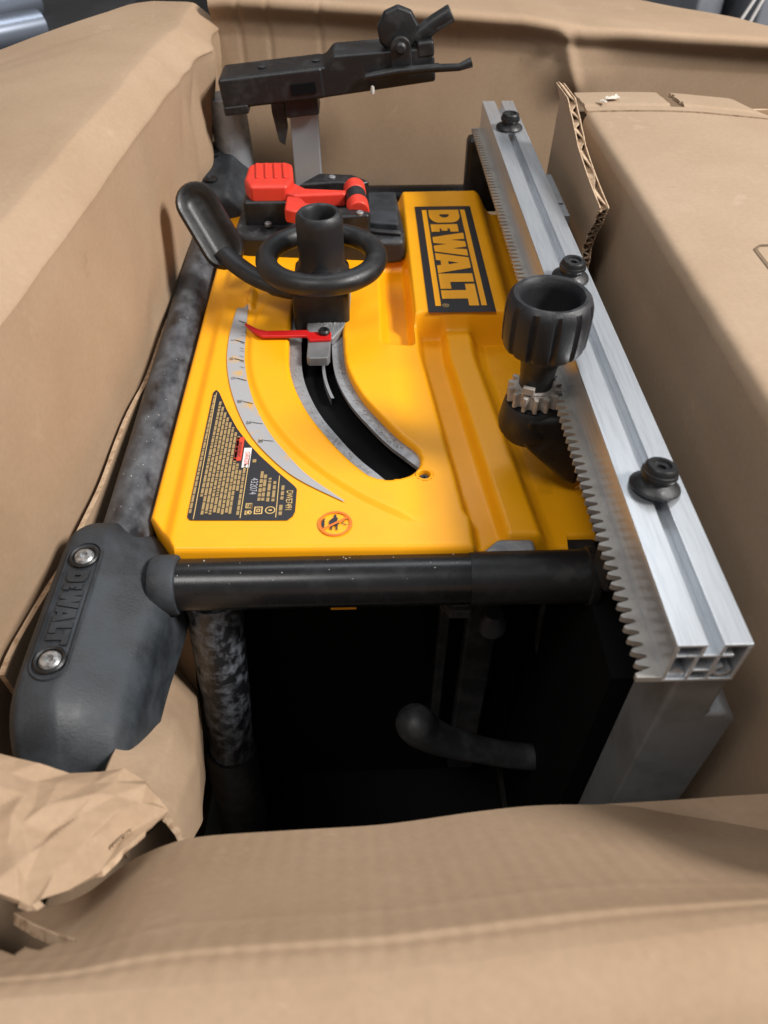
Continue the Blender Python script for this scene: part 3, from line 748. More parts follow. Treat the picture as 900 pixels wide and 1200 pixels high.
# ---- bevel scale ----------------------------------------------------------
so = spline([(278, 362), (269, 395), (266.5, 430), (274, 468), (292, 508), (318, 538), (350, 563), (403, 589)], 80)
si = spline([(291, 362), (288, 395), (287.5, 430), (296, 468), (314, 505), (337, 534), (362, 559), (404, 588)], 80)
def pz1(p, k): q_ = az(*p); return (q_.x, q_.y, float(panel_z(np.array(q_.x), np.array(q_.y))) + k)
scale = MB().grid([[pz1((lerp(a[0], b_[0], u), lerp(a[1], b_[1], u)), .0012) for u in np.linspace(0, 1, 5)] for a, b_ in zip(so, si)]).build('bevel_scale', 'scale', saw, smooth=50)
scale['label'] = 'silver curved bevel angle scale with degree marks'
tk = MB()
for k in range(0, 46):
    i = int(6 + k * 1.45); lo = .42 if k % 5 == 0 else .72
    if k > 30 or (k % 5 and k > 12): continue
    a, b_ = np.array(so[i]), np.array(si[i]); t_ = (np.array(so[i + 1]) - np.array(so[i - 1])) / 2
    p0 = a + (b_ - a) * lo; p1 = a + (b_ - a) * .97; sl = np.array([0, 5.0]) * (1 - lo)
    wd = t_ / np.linalg.norm(t_) * (.33 if k % 5 == 0 else .16)
    tk = MB(); tk.add([pz1(v, .0018) for v in (p0 - wd, p1 - wd + sl, p1 + wd + sl, p0 + wd)], [(0, 1, 2, 3)]); tk.build('degree_tick', 'print_black', scale, smooth=0)
for k, s_ in ((5, '5'), (10, '10'), (15, '15'), (20, '20'), (25, '25'), (30, '30')):
    i = int(6 + k * 1.45); a, b_ = np.array(so[i]), np.array(si[i]); c_ = pz1(a + (b_ - a) * .25, .0018)
    text('degree_number', s_, .0056, lambda p: (c_[0] + p[1], c_[1] - p[0], c_[2]), 'print_black', scale, sx=.8)

# ---- tubular frame --------------------------------------------------------
TR = .0195; TZ = -.022
MB().tube([(-.155, .350, TZ), (-.05, .350, TZ), (.0735, .350, TZ)], TR, 40).build('frame_tube', 'tube', saw)
MB().tube([(.0735, .350, TZ), (.15, .350, TZ), (.168, .350, TZ)], TR + .0008, 40).build('tube_sleeve', 'black', saw)
MB().lathe([(0, 0), (.0185, 0), (.0225, .002), (.0225, .007), (.019, .010), (0, .0105)], (.160, .350, TZ), Matrix.Rotation(R_(90), 3, 'Y'), 32).build('tube_cap', 'black', saw)
MB().tube([(-.1905, .375, TZ + .004), (-.193, .66, TZ + .004), (-.196, .985, TZ + .004)], TR, 40).build('frame_tube', 'tube_dusty', saw)
MB().tube([(-.195, 1.03, -.03), (-.06, 1.045, -.03), (.17, 1.045, -.03)], .016, 32).build('frame_tube', 'tube', saw)
lg = MB().tube([(-.124, .362, -.045), (-.138, .366, -.20), (-.150, .370, -.325)], .0225, 36).build('frame_leg', 'leg', saw)
MB().tube([(-.150, .370, -.318), (-.152, .370, -.33), (-.168, .372, -.595)], [.0255, .027, .030], 32).build('leg_socket', 'darkmetal', lg)
MB().tube([(-.172, 1.035, .105), (-.168, 1.035, .0), (-.16, 1.035, -.3)], .024, 32).build('frame_leg', 'post_dusty', saw)

# ---- rubber corner guards -------------------------------------------------
def guard(name, stations, prof, n_st=34):
    S = np.array([st[:5] for st in stations]); S = np.array(spline([tuple(r) for r in S], n_st))
    ring2 = []                                             # rounded profile corners
    for k in range(len(prof)):
        p0, p1, p2 = [np.array(prof[(k + q) % len(prof)], float) for q in (-1, 0, 1)]
        a0 = p1 + (p0 - p1) * min(.35, .05 / (np.linalg.norm(p0 - p1) + 1e-9)); a2 = p1 + (p2 - p1) * min(.35, .05 / (np.linalg.norm(p2 - p1) + 1e-9))
        for t_ in (0, .33, .67, 1): ring2.append((1 - t_) ** 2 * a0 + 2 * t_ * (1 - t_) * p1 + t_ ** 2 * a2)
    mb = MB(); n = len(ring2)
    vs = [(lerp(st[1], st[2], u), st[0], lerp(st[4], st[3], v)) for st in S for (u, v) in ring2]
    m_ = len(S)
    fs = [(i * n + k, i * n + (k + 1) % n, (i + 1) * n + (k + 1) % n, (i + 1) * n + k) for i in range(m_ - 1) for k in range(n)]
    fs += [tuple(range(n - 1, -1, -1)), tuple((m_ - 1) * n + k for k in range(n))]
    mb.add(vs, fs)
    o = mb.build(name, 'rubber', saw, smooth=60)
    wn = o.modifiers.new('facets', 'WEIGHTED_NORMAL'); wn.weight = 95; wn.keep_sharp = False
    return o
prof = [(0, 0), (0, .70), (.05, .90), (.13, 1.0), (.46, 1.0), (.90, .72), (1.0, .58), (1.0, 0)]
gd = guard('corner_guard', [(.398, -.210, -.168, -.004, -.050), (.390, -.220, -.160, .004, -.068), (.378, -.2275, -.152, .0095, -.078), (.366, -.2295, -.1475, .011, -.080), (.345, -.2300, -.1470, .011, -.080), (.322, -.2300, -.1490, .011, -.080),
    (.296, -.2300, -.1520, .011, -.080), (.268, -.2298, -.1538, .011, -.080), (.246, -.2290, -.1545, .0105, -.080), (.231, -.2275, -.1555, .006, -.080), (.216, -.2245, -.1580, -.006, -.080), (.204, -.2200, -.1625, -.024, -.080), (.196, -.2140, -.1690, -.046, -.080), (.193, -.2080, -.1750, -.070, -.080)], prof, 60)
gd['label'] = 'dusty blue-black rubber corner guard with embossed lettering and two screws'
# recessed-look strip, screws and embossed letters on the guard's top
mb = MB()
out = [(-.2185 + .0, .360)] ; cxg, hw = -.2035, .0125
cap = [(cxg + hw * math.cos(R_(a)), .352 + hw * math.sin(R_(a))) for a in range(0, 181, 12)] + [(cxg + hw * math.cos(R_(a)), .262 + hw * math.sin(R_(a))) for a in range(180, 361, 12)]
cap2 = [(cxg + (p[0] - cxg) * .86, .307 + (p[1] - .307) * .965) for p in cap]
n = len(cap); vs = [(x, y, .0112) for x, y in cap] + [(x, y, .0126) for x, y in [(cxg + (p[0] - cxg) * .96, .307 + (p[1] - .307) * .99) for p in cap]] + [(x, y, .0126) for x, y in [(cxg + (p[0] - cxg) * .90, .307 + (p[1] - .307) * .975) for p in cap]] + [(x, y, .0108) for x, y in cap2]
mb.add(vs, [(r * n + k, r * n + (k + 1) % n, (r + 1) * n + (k + 1) % n, (r + 1) * n + k) for r in range(3) for k in range(n)])
mb.build('raised_border', 'rubber', gd, smooth=40)
MB().lathe([(0, 0), (.0215, 0), (.0228, .003), (.0228, .017), (.0218, .0190), (.0200, .0195), (0, .0195)], (-.1615, .350, TZ), Matrix.Rotation(R_(90), 3, 'Y'), 40).build('tube_collar', 'rubber', gd)
for yy in (.350, .264):
    MB().lathe([(.0098, .0108), (.0102, .0130), (.0092, .0140), (.0080, .0132), (.0078, .0112)], (cxg, yy, 0), n=28).build('screw_recess', 'black', gd)
    sc_ = MB().lathe([(.0070, .0106), (.0070, .0128), (.0058, .0142), (.0030, .0147), (.0024, .0125), (0, .0122)], (cxg, yy, 0), n=6 * 4).build('guard_screw', 'steel_screw', gd)
for ch, pl in LET.items():
    mb = MB()
    fn = lambda p, z: (cxg - .0072 + p[1] * .0144, .3365 - p[0] * .061, z)
    mb.flat(pl, lambda p: fn(p, .0126))
    for ring_ in pl:
        k = len(ring_); mb.add([fn(p, .0108) for p in ring_] + [fn(p, .0126) for p in ring_], [(i, (i + 1) % k, k + (i + 1) % k, k + i) for i in range(k)])
    mb.build('embossed_letter', 'rubber', gd, smooth=0)
g2 = guard('corner_guard', [(.925, -.216, -.160, .000, -.055), (.936, -.228, -.150, .022, -.07), (.965, -.231, -.146, .031, -.08), (.990, -.232, -.145, .036, -.08), (1.015, -.233, -.144, .044, -.08), (1.045, -.232, -.144, .046, -.08), (1.068, -.226, -.150, .034, -.08), (1.085, -.216, -.165, -.01, -.08)],
           [(0, 0), (0, .70), (.10, .9), (.22, 1.0), (.72, 1.0), (.92, .82), (1.0, .58), (1.0, 0)])
for yy, zz_ in ((.962, .0305), (1.012, .0435)):
    MB().lathe([(.0075, -.003), (.0085, .0015), (.0065, .0028), (.0045, .001), (0, .0)], (-.192, yy, zz_), n=20).build('guard_screw', 'black', g2)

# ---- fence rail with rack --------------------------------------------------
RX0, RX1, RZ0, RZ1, RY0, RY1 = .1530, .1920, .066, .100, .206, 1.0235
rm = MB(); y0, y1 = RY0, RY1; t = .0022
rm.b(RX0, .1690, y0, y1, RZ1 - t, RZ1)                  # top left land
rm.b(.1770, RX1, y0, y1, RZ1 - t, RZ1)                  # top right land
rm.b(RX0, RX0 + t, y0, y1, RZ0 + t, RZ1 - t)            # left wall
rm.b(RX1 - t, RX1, y0, y1, RZ0 + t, RZ1 - t)            # right wall
rm.b(RX0, RX1, y0, y1, RZ0, RZ0 + t)                    # bottom wall
rm.b(.1690 - t, .1690, y0, y1, RZ1 - .0095, RZ1 - t)    # groove sides
rm.b(.1770, .1770 + t, y0, y1, RZ1 - .0095, RZ1 - t)
rm.b(.1610, .1850, y0, y1, RZ1 - .0117, RZ1 - .0095)    # groove floor
rm.b(RX0 + t, .1610, y0, y1, RZ1 - .0112, RZ1 - .0097)
rm.b(.1655, .1677, y0, y1, RZ0 + t, RZ1 - .0117); rm.b(.1765, .1787, y0, y1, RZ0 + t, RZ1 - .0117)
rm.b(.1677, .1765, y0, y1, RZ0 + .009, RZ0 + .011)
rail = rm.build('fence_rail', 'alu', saw, bevel=.0005, seg=2)
rail['label'] = 'brushed aluminium fence rail with a centre groove'
for cx_, r_ in ((.1838, .0048),):
    q = MB(); arcp = [(cx_ + r_ * math.cos(R_(a)), RZ0 + .0085 + r_ * math.sin(R_(a))) for a in range(100, 371, 18)]; arci = [(cx_ + (r_ - .0016) * math.cos(R_(a)), RZ0 + .0085 + (r_ - .0016) * math.sin(R_(a))) for a in range(370, 99, -18)]
    q.prism(arcp + arci, y0 + .0008, y1, lambda p, y: (p[0], y, p[1])).build('screw_boss', 'alu', rail)
q = MB(); q.prism([(RX0 + .0024, RZ0 + .0025), (.1652, RZ0 + .0025), (.1652, RZ0 + .006), (.1595, RZ0 + .0105), (RX0 + .0024, RZ0 + .004)], y0 + .002, y1, lambda p, y: (p[0], y, p[1])).build('inner_web', 'alu', rail)
# rack
PT = .00775; NT = int((RY1 - RY0 - .01) / PT); vs = []; fs = []
xb, xr_, xt = RX0 + .0004, .1487, .1412
zt, zb = .0704, .0662
mb = MB()
for k in range(NT):
    ya = RY0 + .006 + k * PT
    pl = [(xb, ya), (xr_, ya), (xr_ - .0006, ya + PT * .10), (xt + .0014, ya + PT * .27), (xt + .0003, ya + PT * .35), (xt, ya + PT * .45), (xt + .0003, ya + PT * .55), (xt + .0014, ya + PT * .63), (xr_ - .0006, ya + PT * .82), (xr_, ya + PT * .94), (xr_, ya + PT), (xb, ya + PT)]
    m_ = len(pl); base = len(mb.v)
    mb.v += [(x, y, zb) for x, y in pl] + [(x, y, zt) for x, y in pl]
    mb.f.append(tuple(base + m_ + i for i in range(m_))[::-1]); mb.f.append(tuple(base + i for i in range(m_)))
    mb.f += [(base + i, base + (i + 1) % m_, base + m_ + (i + 1) % m_, base + m_ + i) for i in range(m_ - 2 + 0)]
pl = [(xb, RY0), (xt - .0015, RY0 + .0003), (xt - .0015, RY0 + .003), (xr_ - .001, RY0 + .006), (xb, RY0 + .006)]
mb.prism(pl, zb, zt)
rk = mb.build('toothed_rack', 'rack', rail, bevel=0, smooth=30)
rk['label'] = 'toothed aluminium rack along the rail edge'
# flanged bolts
def bolt_mesh():
    mb = MB()
    mb.lathe([(.0150, .0002), (.0156, .0012), (.0150, .0026), (.0105, .0052), (.0092, .0060), (.0092, .0085), (.0108, .0090), (.0112, .0104), (.0108, .0122), (.0100, .0126)], n=36)
    mb.lathe([(.0100, .0124), (.0098, .0150), (.0086, .0164), (.0058, .0166), (.0052, .0150), (.0028, .0146), (.0024, .0120), (0, .0120)], n=36)
    return mb
b0 = None
for i, (bx, by, tx, ty) in enumerate(((.1728, .319, .10, -.16), (.1730, .573, .03, .04), (.1727, .925, 0, .03))):
    if b0 is None: b0 = o = bolt_mesh().build('rail_bolt', 'black', rail, local=True)
    else: o = b0.copy(); COL.objects.link(o)
    off = Vector(TH); o.location = Vector((bx, by, RZ1 + .0008)) - off; o.rotation_euler = (ty, tx, .4 * i)
    if i: o.scale = (1, 1, 1)
# slide catch on the outer side of the rail
q = MB().b(RX1 + .0002, RX1 + .008, .70, .80, RZ1 - .012, RZ1 - .003); q.b(RX1 + .0002, RX1 + .006, .725, .745, RZ1 - .0028, RZ1 - .001); q.build('rail_clip', 'alu_cast', rail, bevel=.0012)

# ---- rail adjusting knob with pinion ---------------------------------------
KX, KY = .1290, .462
kb = MB()
def flute(r, z, a):
    if r < .0245 or z < .106 or z > .1435: return r
    k = abs(((a / (2 * math.pi) * 12) % 1) - .5) * 2
    return r - .0026 * float(ss(.62, .95, k))
kb.lathe([(.0128, .072), (.0130, .082), (.0138, .091), (.0152, .098), (.0185, .1035), (.0250, .1070), (.0288, .1095), (.0304, .113), (.0309, .122), (.0309, .137), (.0303, .1430), (.0287, .1475), (.0262, .1500), (.0236, .1498), (.0214, .1470), (.0206, .142), (.0200, .132), (.0185, .122), (0, .1205)], (KX, KY, 0), n=144, rfun=flute)
knob = kb.build('adjusting_knob', 'black_dusty', saw, smooth=32)
knob['label'] = 'black fluted hollow knob on a metal pinion'
gv = []; NT2 = 14
for k in range(NT2):
    a0 = 2 * math.pi * (k + .25) / NT2
    for da, r in ((-.48, .0158), (-.30, .0160), (-.17, .0200), (-.10, .0208), (.10, .0208), (.17, .0200), (.30, .0160), (.48, .0158)):
        a = a0 + da * 2 * math.pi / NT2; gv.append((KX + r * math.cos(a), KY + r * math.sin(a)))
gr = MB().prism(gv, .0600, .0725).build('pinion_gear', 'gear', knob, bevel=.0004, smooth=30)
MB().lathe([(.0145, .0722), (.0150, .0735), (.0128, .0745), (0, .0745)], (KX, KY, 0), n=32).build('gear_collar', 'gear', knob)
MB().box((KX - .008, KY - .0130, .0768), (.009, .004, .006), Matrix.Rotation(-.4, 3, 'Z')).build('drive_key', 'gear', knob, bevel=.0006)
mb = MB().lathe([(0, .0255), (.0190, .0255), (.0205, .0275), (.0205, .031), (.0240, .033), (.0248, .038), (.0235, .048), (.0222, .0560), (.0205, .0585), (0, .0590)], (KX, KY, 0), n=40)
bs = mb.build('knob_boss', 'black', saw)
MB().prism([(KX - .008, .0565), (.172, .0565), (.172, -.016), (.160, -.010), (KX - .004, .0262), (KX - .008, .030)], KY - .0235, KY + .020, lambda p, y: (p[0], y, p[1])).build('boss_bracket', 'black', saw, bevel=.005, seg=4)

# ---- height wheel, bevel carriage and lever --------------------------------
WX, WY, WZ = -.0425, .694, .060
wh = MB(); wr, wt = .0545, .0108
wh.lathe([(wr + wt * math.cos(R_(a)), wt * math.sin(R_(a)) * .95) for a in range(0, 360, 20)], (WX, WY, WZ), n=72, closed=True)
wheel = wh.build('height_wheel', 'black', saw)
wheel['label'] = 'black hand wheel with a hollow centre grip'
q = MB()
for s in (1, -1): q.tube([(WX, WY + s * .012, WZ - .010), (WX, WY + s * .035, WZ - .006), (WX, WY + s * .052, WZ)], [.012, .010, .009], 16, .7)
q.build('wheel_spoke', 'black', wheel)
MB().lathe([(.030, .040), (.0275, .046), (.0238, .052), (.0228, .060), (.0226, .085), (.0230, .097), (.0222, .1035), (.0195, .1065), (.0165, .1058), (.0148, .1030), (.0140, .092), (.0135, .080), (0, .079)], (WX, WY, 0), n=48).build('centre_grip', 'black_dusty', wheel)
cr = MB().b(-.0735, -.0165, .668, .742, -.012, .036).build('bevel_carriage', 'black', saw, bevel=.006, seg=3)
MB().prism([(-.055, .640), (-.033, .640), (-.021, .664), (-.0155, .695), (-.0155, .735), (-.060, .735), (-.060, .66)], -.0055, .0025).build('carriage_plate', 'alu_dusty', cr, bevel=.0015)
MB().prism([(-.0555, .603), (-.0375, .603), (-.0355, .608), (-.0355, .645), (-.0575, .645), (-.0575, .606)], -.0050, .0045).build('pointer_mount', 'alu_cast', cr, bevel=.001)
MB().lathe([(.0055, .0045), (.0058, .0105), (.0045, .0122), (.0025, .0122), (.002, .0105), (0, .0105)], (-.0415, .641, 0), n=6 * 3).build('pointer_screw', 'black', cr)
pt = MB().prism([(-.0345, .6300), (-.0555, .6290), (-.0590, .6370), (-.1030, .6375), (-.1105, .6440), (-.1225, .6605), (-.1215, .6625), (-.1080, .6510), (-.0990, .6475), (-.0590, .6480), (-.0555, .6440), (-.0345, .6440)], .0046, .0078).build('bevel_pointer', 'redtab', cr, bevel=.001)
# lever
lv = MB().tube(spline([(-.045, .690, .030), (-.075, .688, .030), (-.105, .700, .033), (-.130, .722, .037), (-.147, .742, .042)], 20), [.013] * 8 + [.011] * 12, 20, .7).build('bevel_lock_lever', 'black', saw)
c0 = Vector((-.1720, .768, .083)); c1 = Vector((-.1480, .745, .046)); ax_ = (c1 - c0).normalized(); nrm = Vector((.18, -.80, .55)); nrm = (nrm - nrm.dot(ax_) * ax_).normalized(); sd = ax_.cross(nrm)
path = []
hw = .0180
for a in range(0, 181, 15): path.append(c1 + (sd * math.cos(R_(a)) + ax_ * math.sin(R_(a))) * hw)
for a in range(180, 361, 15): path.append(c0 + (sd * math.cos(R_(a)) + ax_ * math.sin(R_(a))) * hw)
rings = []
for (k, dz) in ((.55, -.014), (1.02, -.010), (1.20, -.002), (1.20, .004), (1.06, .0085), (.86, .0075), (.62, .001), (.3, -.0015)):
    ring_ = []
    for p in path:
        base = c0 + ax_ * max(0, min((c1 - c0).length, (p - c0).dot(ax_))); ring_.append(base + (p - base) * k + nrm * dz)
    rings.append(ring_)
mb = MB(); n = len(path)
mb.add([p for r in rings for p in r], [(i * n + k, i * n + (k + 1) % n, (i + 1) * n + (k + 1) % n, (i + 1) * n + k) for i in range(len(rings) - 1) for k in range(n)] + [tuple(range(n)), tuple((len(rings) - 1) * n + k for k in range(n))])
mb.build('lever_paddle', 'black', lv, smooth=60)

# ---- power switch ----------------------------------------------------------
sw = MB().prism([(-.150, .845), (-.148, .825), (-.135, .818), (.030, .800), (.046, .803), (.047, .83), (.042, .925), (-.146, .925)], -.004, .024).build('switch_base', 'black_dusty', saw, bevel=.006, seg=4)
MB().prism([(-.010, .835), (.040, .826), (.040, .915), (-.005, .915)], .0235, .033).build('switch_cover', 'rubber', sw, bevel=.003)
MB().prism([(-.005, .822), (.042, .812), (.043, .820), (-.004, .830)], .0235, .0285).build('cover_rib', 'black_dusty', sw, bevel=.002)
hs = MB().b(-.138, -.082, .845, .905, .02, .052).build('switch_housing', 'black', sw, bevel=.005)
pd = MB().prism([(-.136, .868), (-.128, .848), (-.086, .848), (-.0795, .868), (-.0835, .912), (-.090, .918), (-.126, .918), (-.135, .908)], .048, .068).build('switch_paddle', 'red', sw, bevel=.004, seg=3)
pd['label'] = 'red ridged switch paddle'
for k in range(4):
    x = -.1225 + k * .0105; MB().box((x, .890, .0685), (.0045, .042, .0032), Matrix.Rotation(.10, 3, 'Z')).build('grip_ridge', 'red', pd, bevel=.0012)
ar = MB()
ar.prism([(-.090, .850), (-.078, .842), (-.020, .846), (-.018, .856), (-.066, .862), (-.082, .880)], .044, .060)
ar.prism([(-.0875, .848), (-.0875, .812), (-.074, .806), (-.040, .812), (-.036, .822), (-.064, .828), (-.070, .8415)], .042, .058)
ar.build('paddle_arm', 'red', sw, bevel=.003)
pa, pb = Vector((-.0105, .872, .056)), Vector((-.0055, .818, .050))
MB().tube([pa, pa.lerp(pb, .33)], .0125, 24).build('red_roller', 'red', sw, bevel=.002)
MB().tube([pa.lerp(pb, .33), pa.lerp(pb, .66)], .0118, 24).build('roller_band', 'black_dusty', sw)
MB().tube([pa.lerp(pb, .66), pb], .0125, 24).build('red_roller', 'red', sw, bevel=.002)
MB().prism([(-.075, .872), (-.052, .905), (-.012, .900), (.008, .880), (-.002, .874), (-.03, .878)], .024, .060).build('roller_bracket', 'black', sw, bevel=.003)
MB().prism([(-.050, .806), (-.020, .800), (.006, .803), (.008, .812), (-.018, .824), (-.052, .824)], .022, .054).build('roller_bracket', 'black', sw, bevel=.003)
for p in ((-.036, .889, .0605), (-.004, .8065, .0545), (-.110, .836, .030)): MB().lathe([(.004, -.002), (.0042, .001), (.003, .002), (0, .0015)], p, n=14).build('bracket_rivet', 'alu_cast', sw)

# ---- lower body, table casting, hardware in the shade ----------------------
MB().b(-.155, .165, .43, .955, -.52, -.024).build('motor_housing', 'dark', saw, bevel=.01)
tb = MB(); tb.prism([(.167, -.5), (.2155, -.5), (.2155, .010), (.2085, .018), (.1965, .018), (.1965, .0655), (.167, .0655)], .212, .250, lambda p, y: (p[0], y, p[1])); tb.b(.1845, .198, .2625, 1.0, -.50, .058); tb.build('saw_table', 'alu_cast', saw, bevel=.003)['label'] = 'grey cast aluminium saw table edge standing under the rail'
MB().b(.163, .1835, .2665, .98, -.50, -.03).build('table_shade_panel', 'dark', saw)  # black panel added so the table's inner face looks shaded
MB().b(-.19, .16, .24, .96, -.60, -.52).build('cavity_shade_block', 'dark', saw)  # added black block; its colour stands in for shade low in the carton
MB().b(.155, .160, .985, 1.02, -.02, .066).build('rail_bracket', 'black', saw)
MB().b(.135, .186, .99, 1.015, -.03, .0655).build('rail_bracket', 'black', saw, bevel=.006)
MB().b(.1535, .19, .30, .33, .02, .0655).build('rail_bracket', 'black', saw, bevel=.004)
MB().prism([(.079, .3625), (.098, .3795), (.126, .3790), (.126, .352), (.079, .352)], -.030, -.010).build('tube_saddle', 'alu_dusty', saw, bevel=.004)
MB().b(.10, .18, .372, .43, -.06, -.028).build('cross_bracket', 'black', saw, bevel=.003)
hp = spline([tuple(ay(*p, .345)) for p in ((480, 838), (496, 856), (535, 872), (610, 886), (748, 894))], 30)
MB().tube(hp, [.005, .011, .0155, .0180, .0190, .0192] + [.0190 - .0055 * min(1, k / 12) for k in range(24)], 24).build('dust_hose', 'darkmetal', saw)
MB().b(.088, .118, .40, .416, -.45, -.05).build('support_bar', 'darkmetal', saw, bevel=.003)
MB().b(.062, .072, .400, .410, -.36, -.06).build('support_rod', 'darkmetal', saw, bevel=.002)
MB().lathe([(.010, 0), (.017, .002), (.017, .012), (.012, .014), (.012, .03), (0, .03)], (.072, .372, -.085), n=6).build('frame_nut', 'darkmetal', saw, bevel=.001)
for (px, py, y_, r_, ln) in ((712, 832, .30, .008, .02), (706, 850, .30, .005, .015), (576, 735, .36, .012, .02)):
    MB().lathe([(0, 0), (r_, 0), (r_, ln * .6), (r_ * .6, ln), (0, ln)], ay(px, py, y_), n=16).build('frame_bolt', 'darkmetal', saw)
MB().tube(spline([tuple(ay(px, py, y_)) for px, py, y_ in ((640, 700, .42), (632, 760, .41), (650, 820, .40), (690, 850, .37), (725, 846, .33))], 24), .0042, 10).build('power_cable', 'darkmetal', saw)
MB().b(-.032, -.012, .352, .3575, -.060, -.055).build('panel_tab', 'yellow', saw)

# ---- loose sawdust on the machine ------------------------------------------
def flakes(name, pts, size, material, parent):
    mb = MB(); r_ = random.Random(len(pts))
    for p in pts:
        s = size * r_.uniform(.4, 1.3); rot = Matrix.Rotation(r_.uniform(0, 6), 3, 'Z') @ Matrix.Rotation(r_.uniform(-.5, .5), 3, 'X')
        mb.box(p, (s, s * r_.uniform(.4, 1), s * .5), rot)
    o = mb.build(name, material, parent, smooth=0); o['kind'] = 'stuff'; return o
rr_ = random.Random(11); pts = []
for k in range(30):
    x = rr_.uniform(-.14, .10); a = rr_.uniform(50, 150); pts.append((x, .350 - TR * math.cos(R_(a)) * 1.0, TZ + TR * math.sin(R_(a))))
for k in range(50):
    y = rr_.uniform(.40, .9); a = rr_.uniform(60, 120); pts.append((-.1905 - .000026 * (y - .375) * 700 * .3 + TR * math.cos(R_(a)), y, TZ + .004 + TR * math.sin(R_(a))))
flakes('sawdust', pts, .0007, 'sand', saw)
pts = []
for k in range(520):
    i = rr_.randrange(0, 115); o_ = rr_.choice([1, -1]) * rr_.uniform(.0175, .026); q_ = offs(o_)[i]; pts.append((q_[0], q_[1], -.0052))
for k in range(500):
    x = rr_.gauss(-.036, .012); y = rr_.gauss(.668, .010)
    if inpoly((x, y), [(-.054, .642), (-.034, .642), (-.0225, .665), (-.017, .695), (-.017, .70), (-.056, .70)]): pts.append((x, y, .0030))
flakes('sawdust', pts, .0009, 'dust', saw)
sp = MB()
for (px, py, qx, qy, z) in ((668, 548, 686, 541, -.015), (674, 572, 690, 560, -.015)):
    a = az(px, py, z); b_ = az(qx, qy, z + .012); sp.tube([a, a.lerp(b_, .5), b_], [.0003, .0007, .0003], 6)
sp.build('wood_splinter', 'wood', saw)['kind'] = 'stuff'

# ================================================================== RIP FENCE
fence = thing('rip_fence', 'black rip fence head with round pivot knob on a grey post', 'rip fence', (-.04, 1.03, -.30))
FY = 1.005; RT = Matrix.Rotation(R_(-5.6), 3, 'Y')
def fp_(u, y, v): p = RT @ Vector((u, 0, v)); return Vector((-.167 + p.x, FY + y, .104 + p.z))
def fbox(name, u0, u1, y0, y1, v0, v1, m_, bev=.003, parent=None):
    return MB().box(fp_((u0 + u1) / 2, (y0 + y1) / 2, (v0 + v1) / 2), (u1 - u0, y1 - y0, v1 - v0), RT).build(name, m_, parent or fence, bevel=bev)
hd = fbox('fence_head', 0, .125, -.022, .04, 0, .034, 'black', .004)
MB().prism([(.118, .0), (.258, .004), (.258, .030), (.250, .0405), (.140, .0440), (.128, .0335), (.118, .0335)], -.020, .038, lambda p, y: tuple(fp_(p[0], y, p[1]))).build('fence_arm', 'black', fence, bevel=.003)
fbox('lower_lip', .0, .03, -.024, .03, -.006, .004, 'black', .002)
fbox('head_groove', .085, .115, -.0235, -.021, .008, .020, 'dark', .0005, hd)
for u in (.052, .118): MB().lathe([(.0045, 0), (.005, .0018), (.0035, .0025), (0, .0018)], fp_(u, .005, .0338), RT, 16).build('head_screw', 'black_dusty', hd)
q = MB().tube([fp_(.176, -.028, .020), fp_(.215, -.032, .0235), fp_(.262, -.030, .022)], .0055, 16, .8); q.tube([fp_(.255, -.030, .0215), fp_(.285, -.030, .0195), fp_(.300, -.028, .0225)], [.0045, .004, .0055], 14)
q.build('latch_rod', 'black', fence)
MB().lathe([(.0, -.010), (.021, -.010), (.0245, -.007), (.025, .0), (.0235, .005), (.014, .007), (0, .0072)], fp_(.218, -.004, .058), Matrix.Rotation(R_(90), 3, 'X') @ Matrix.Rotation(.2, 3, 'Z'), 9).build('pivot_knob', 'black', fence, bevel=.002)
MB().prism([(.207, .018), (.231, .018), (.231, .044)] + [(.219 + .012 * math.cos(R_(a)), .044 + .012 * math.sin(R_(a))) for a in range(15, 180, 15)] + [(.207, .044)], -.024, -.016, lambda p, y: tuple(fp_(p[0], y, p[1]))).build('pivot_lug', 'black', fence, bevel=.0015)
MB().lathe([(0, -.003), (.006, -.003), (.0065, .002), (.004, .004), (0, .004)], fp_(.219, -.0245, .0445), Matrix.Rotation(R_(90), 3, 'X'), 20).build('pivot_pin', 'black_dusty', fence)
MB().tube([fp_(.236, .0, .046), fp_(.262, .0, .060), fp_(.281, .0, .068)], .0095, 20).build('locking_handle', 'black', fence, bevel=.0015)
fbox('arm_block', .238, .258, -.021, .03, .0305, .047, 'black', .003)
MB().prism([(-.090, 0), (-.055, 0), (-.055, .025), (-.090, .025)], -.30, .112, lambda p, z: (p[0] + .0 * z, FY + p[1], z)).build('fence_beam', 'post', fence, bevel=.0012)
MB().box((-.0735, FY + .008, .104), (.041, .04, .022), RT).build('beam_socket', 'black', fence, bevel=.002)
MB().prism([(-.112, .118), (-.096, .112), (-.094, .075), (-.099, .055), (-.106, .060), (-.112, .095)], FY + .0, FY + .012, lambda p, y: (p[0], y, p[1])).build('spring_catch', 'darkmetal', fence, bevel=.001)
MB().lathe([(.0022, -.004), (.0026, 0), (.0018, .004), (0, .005)], fp_(.182, -.0295, .006), None, 8).build('stuck_chip', 'sand', fence)

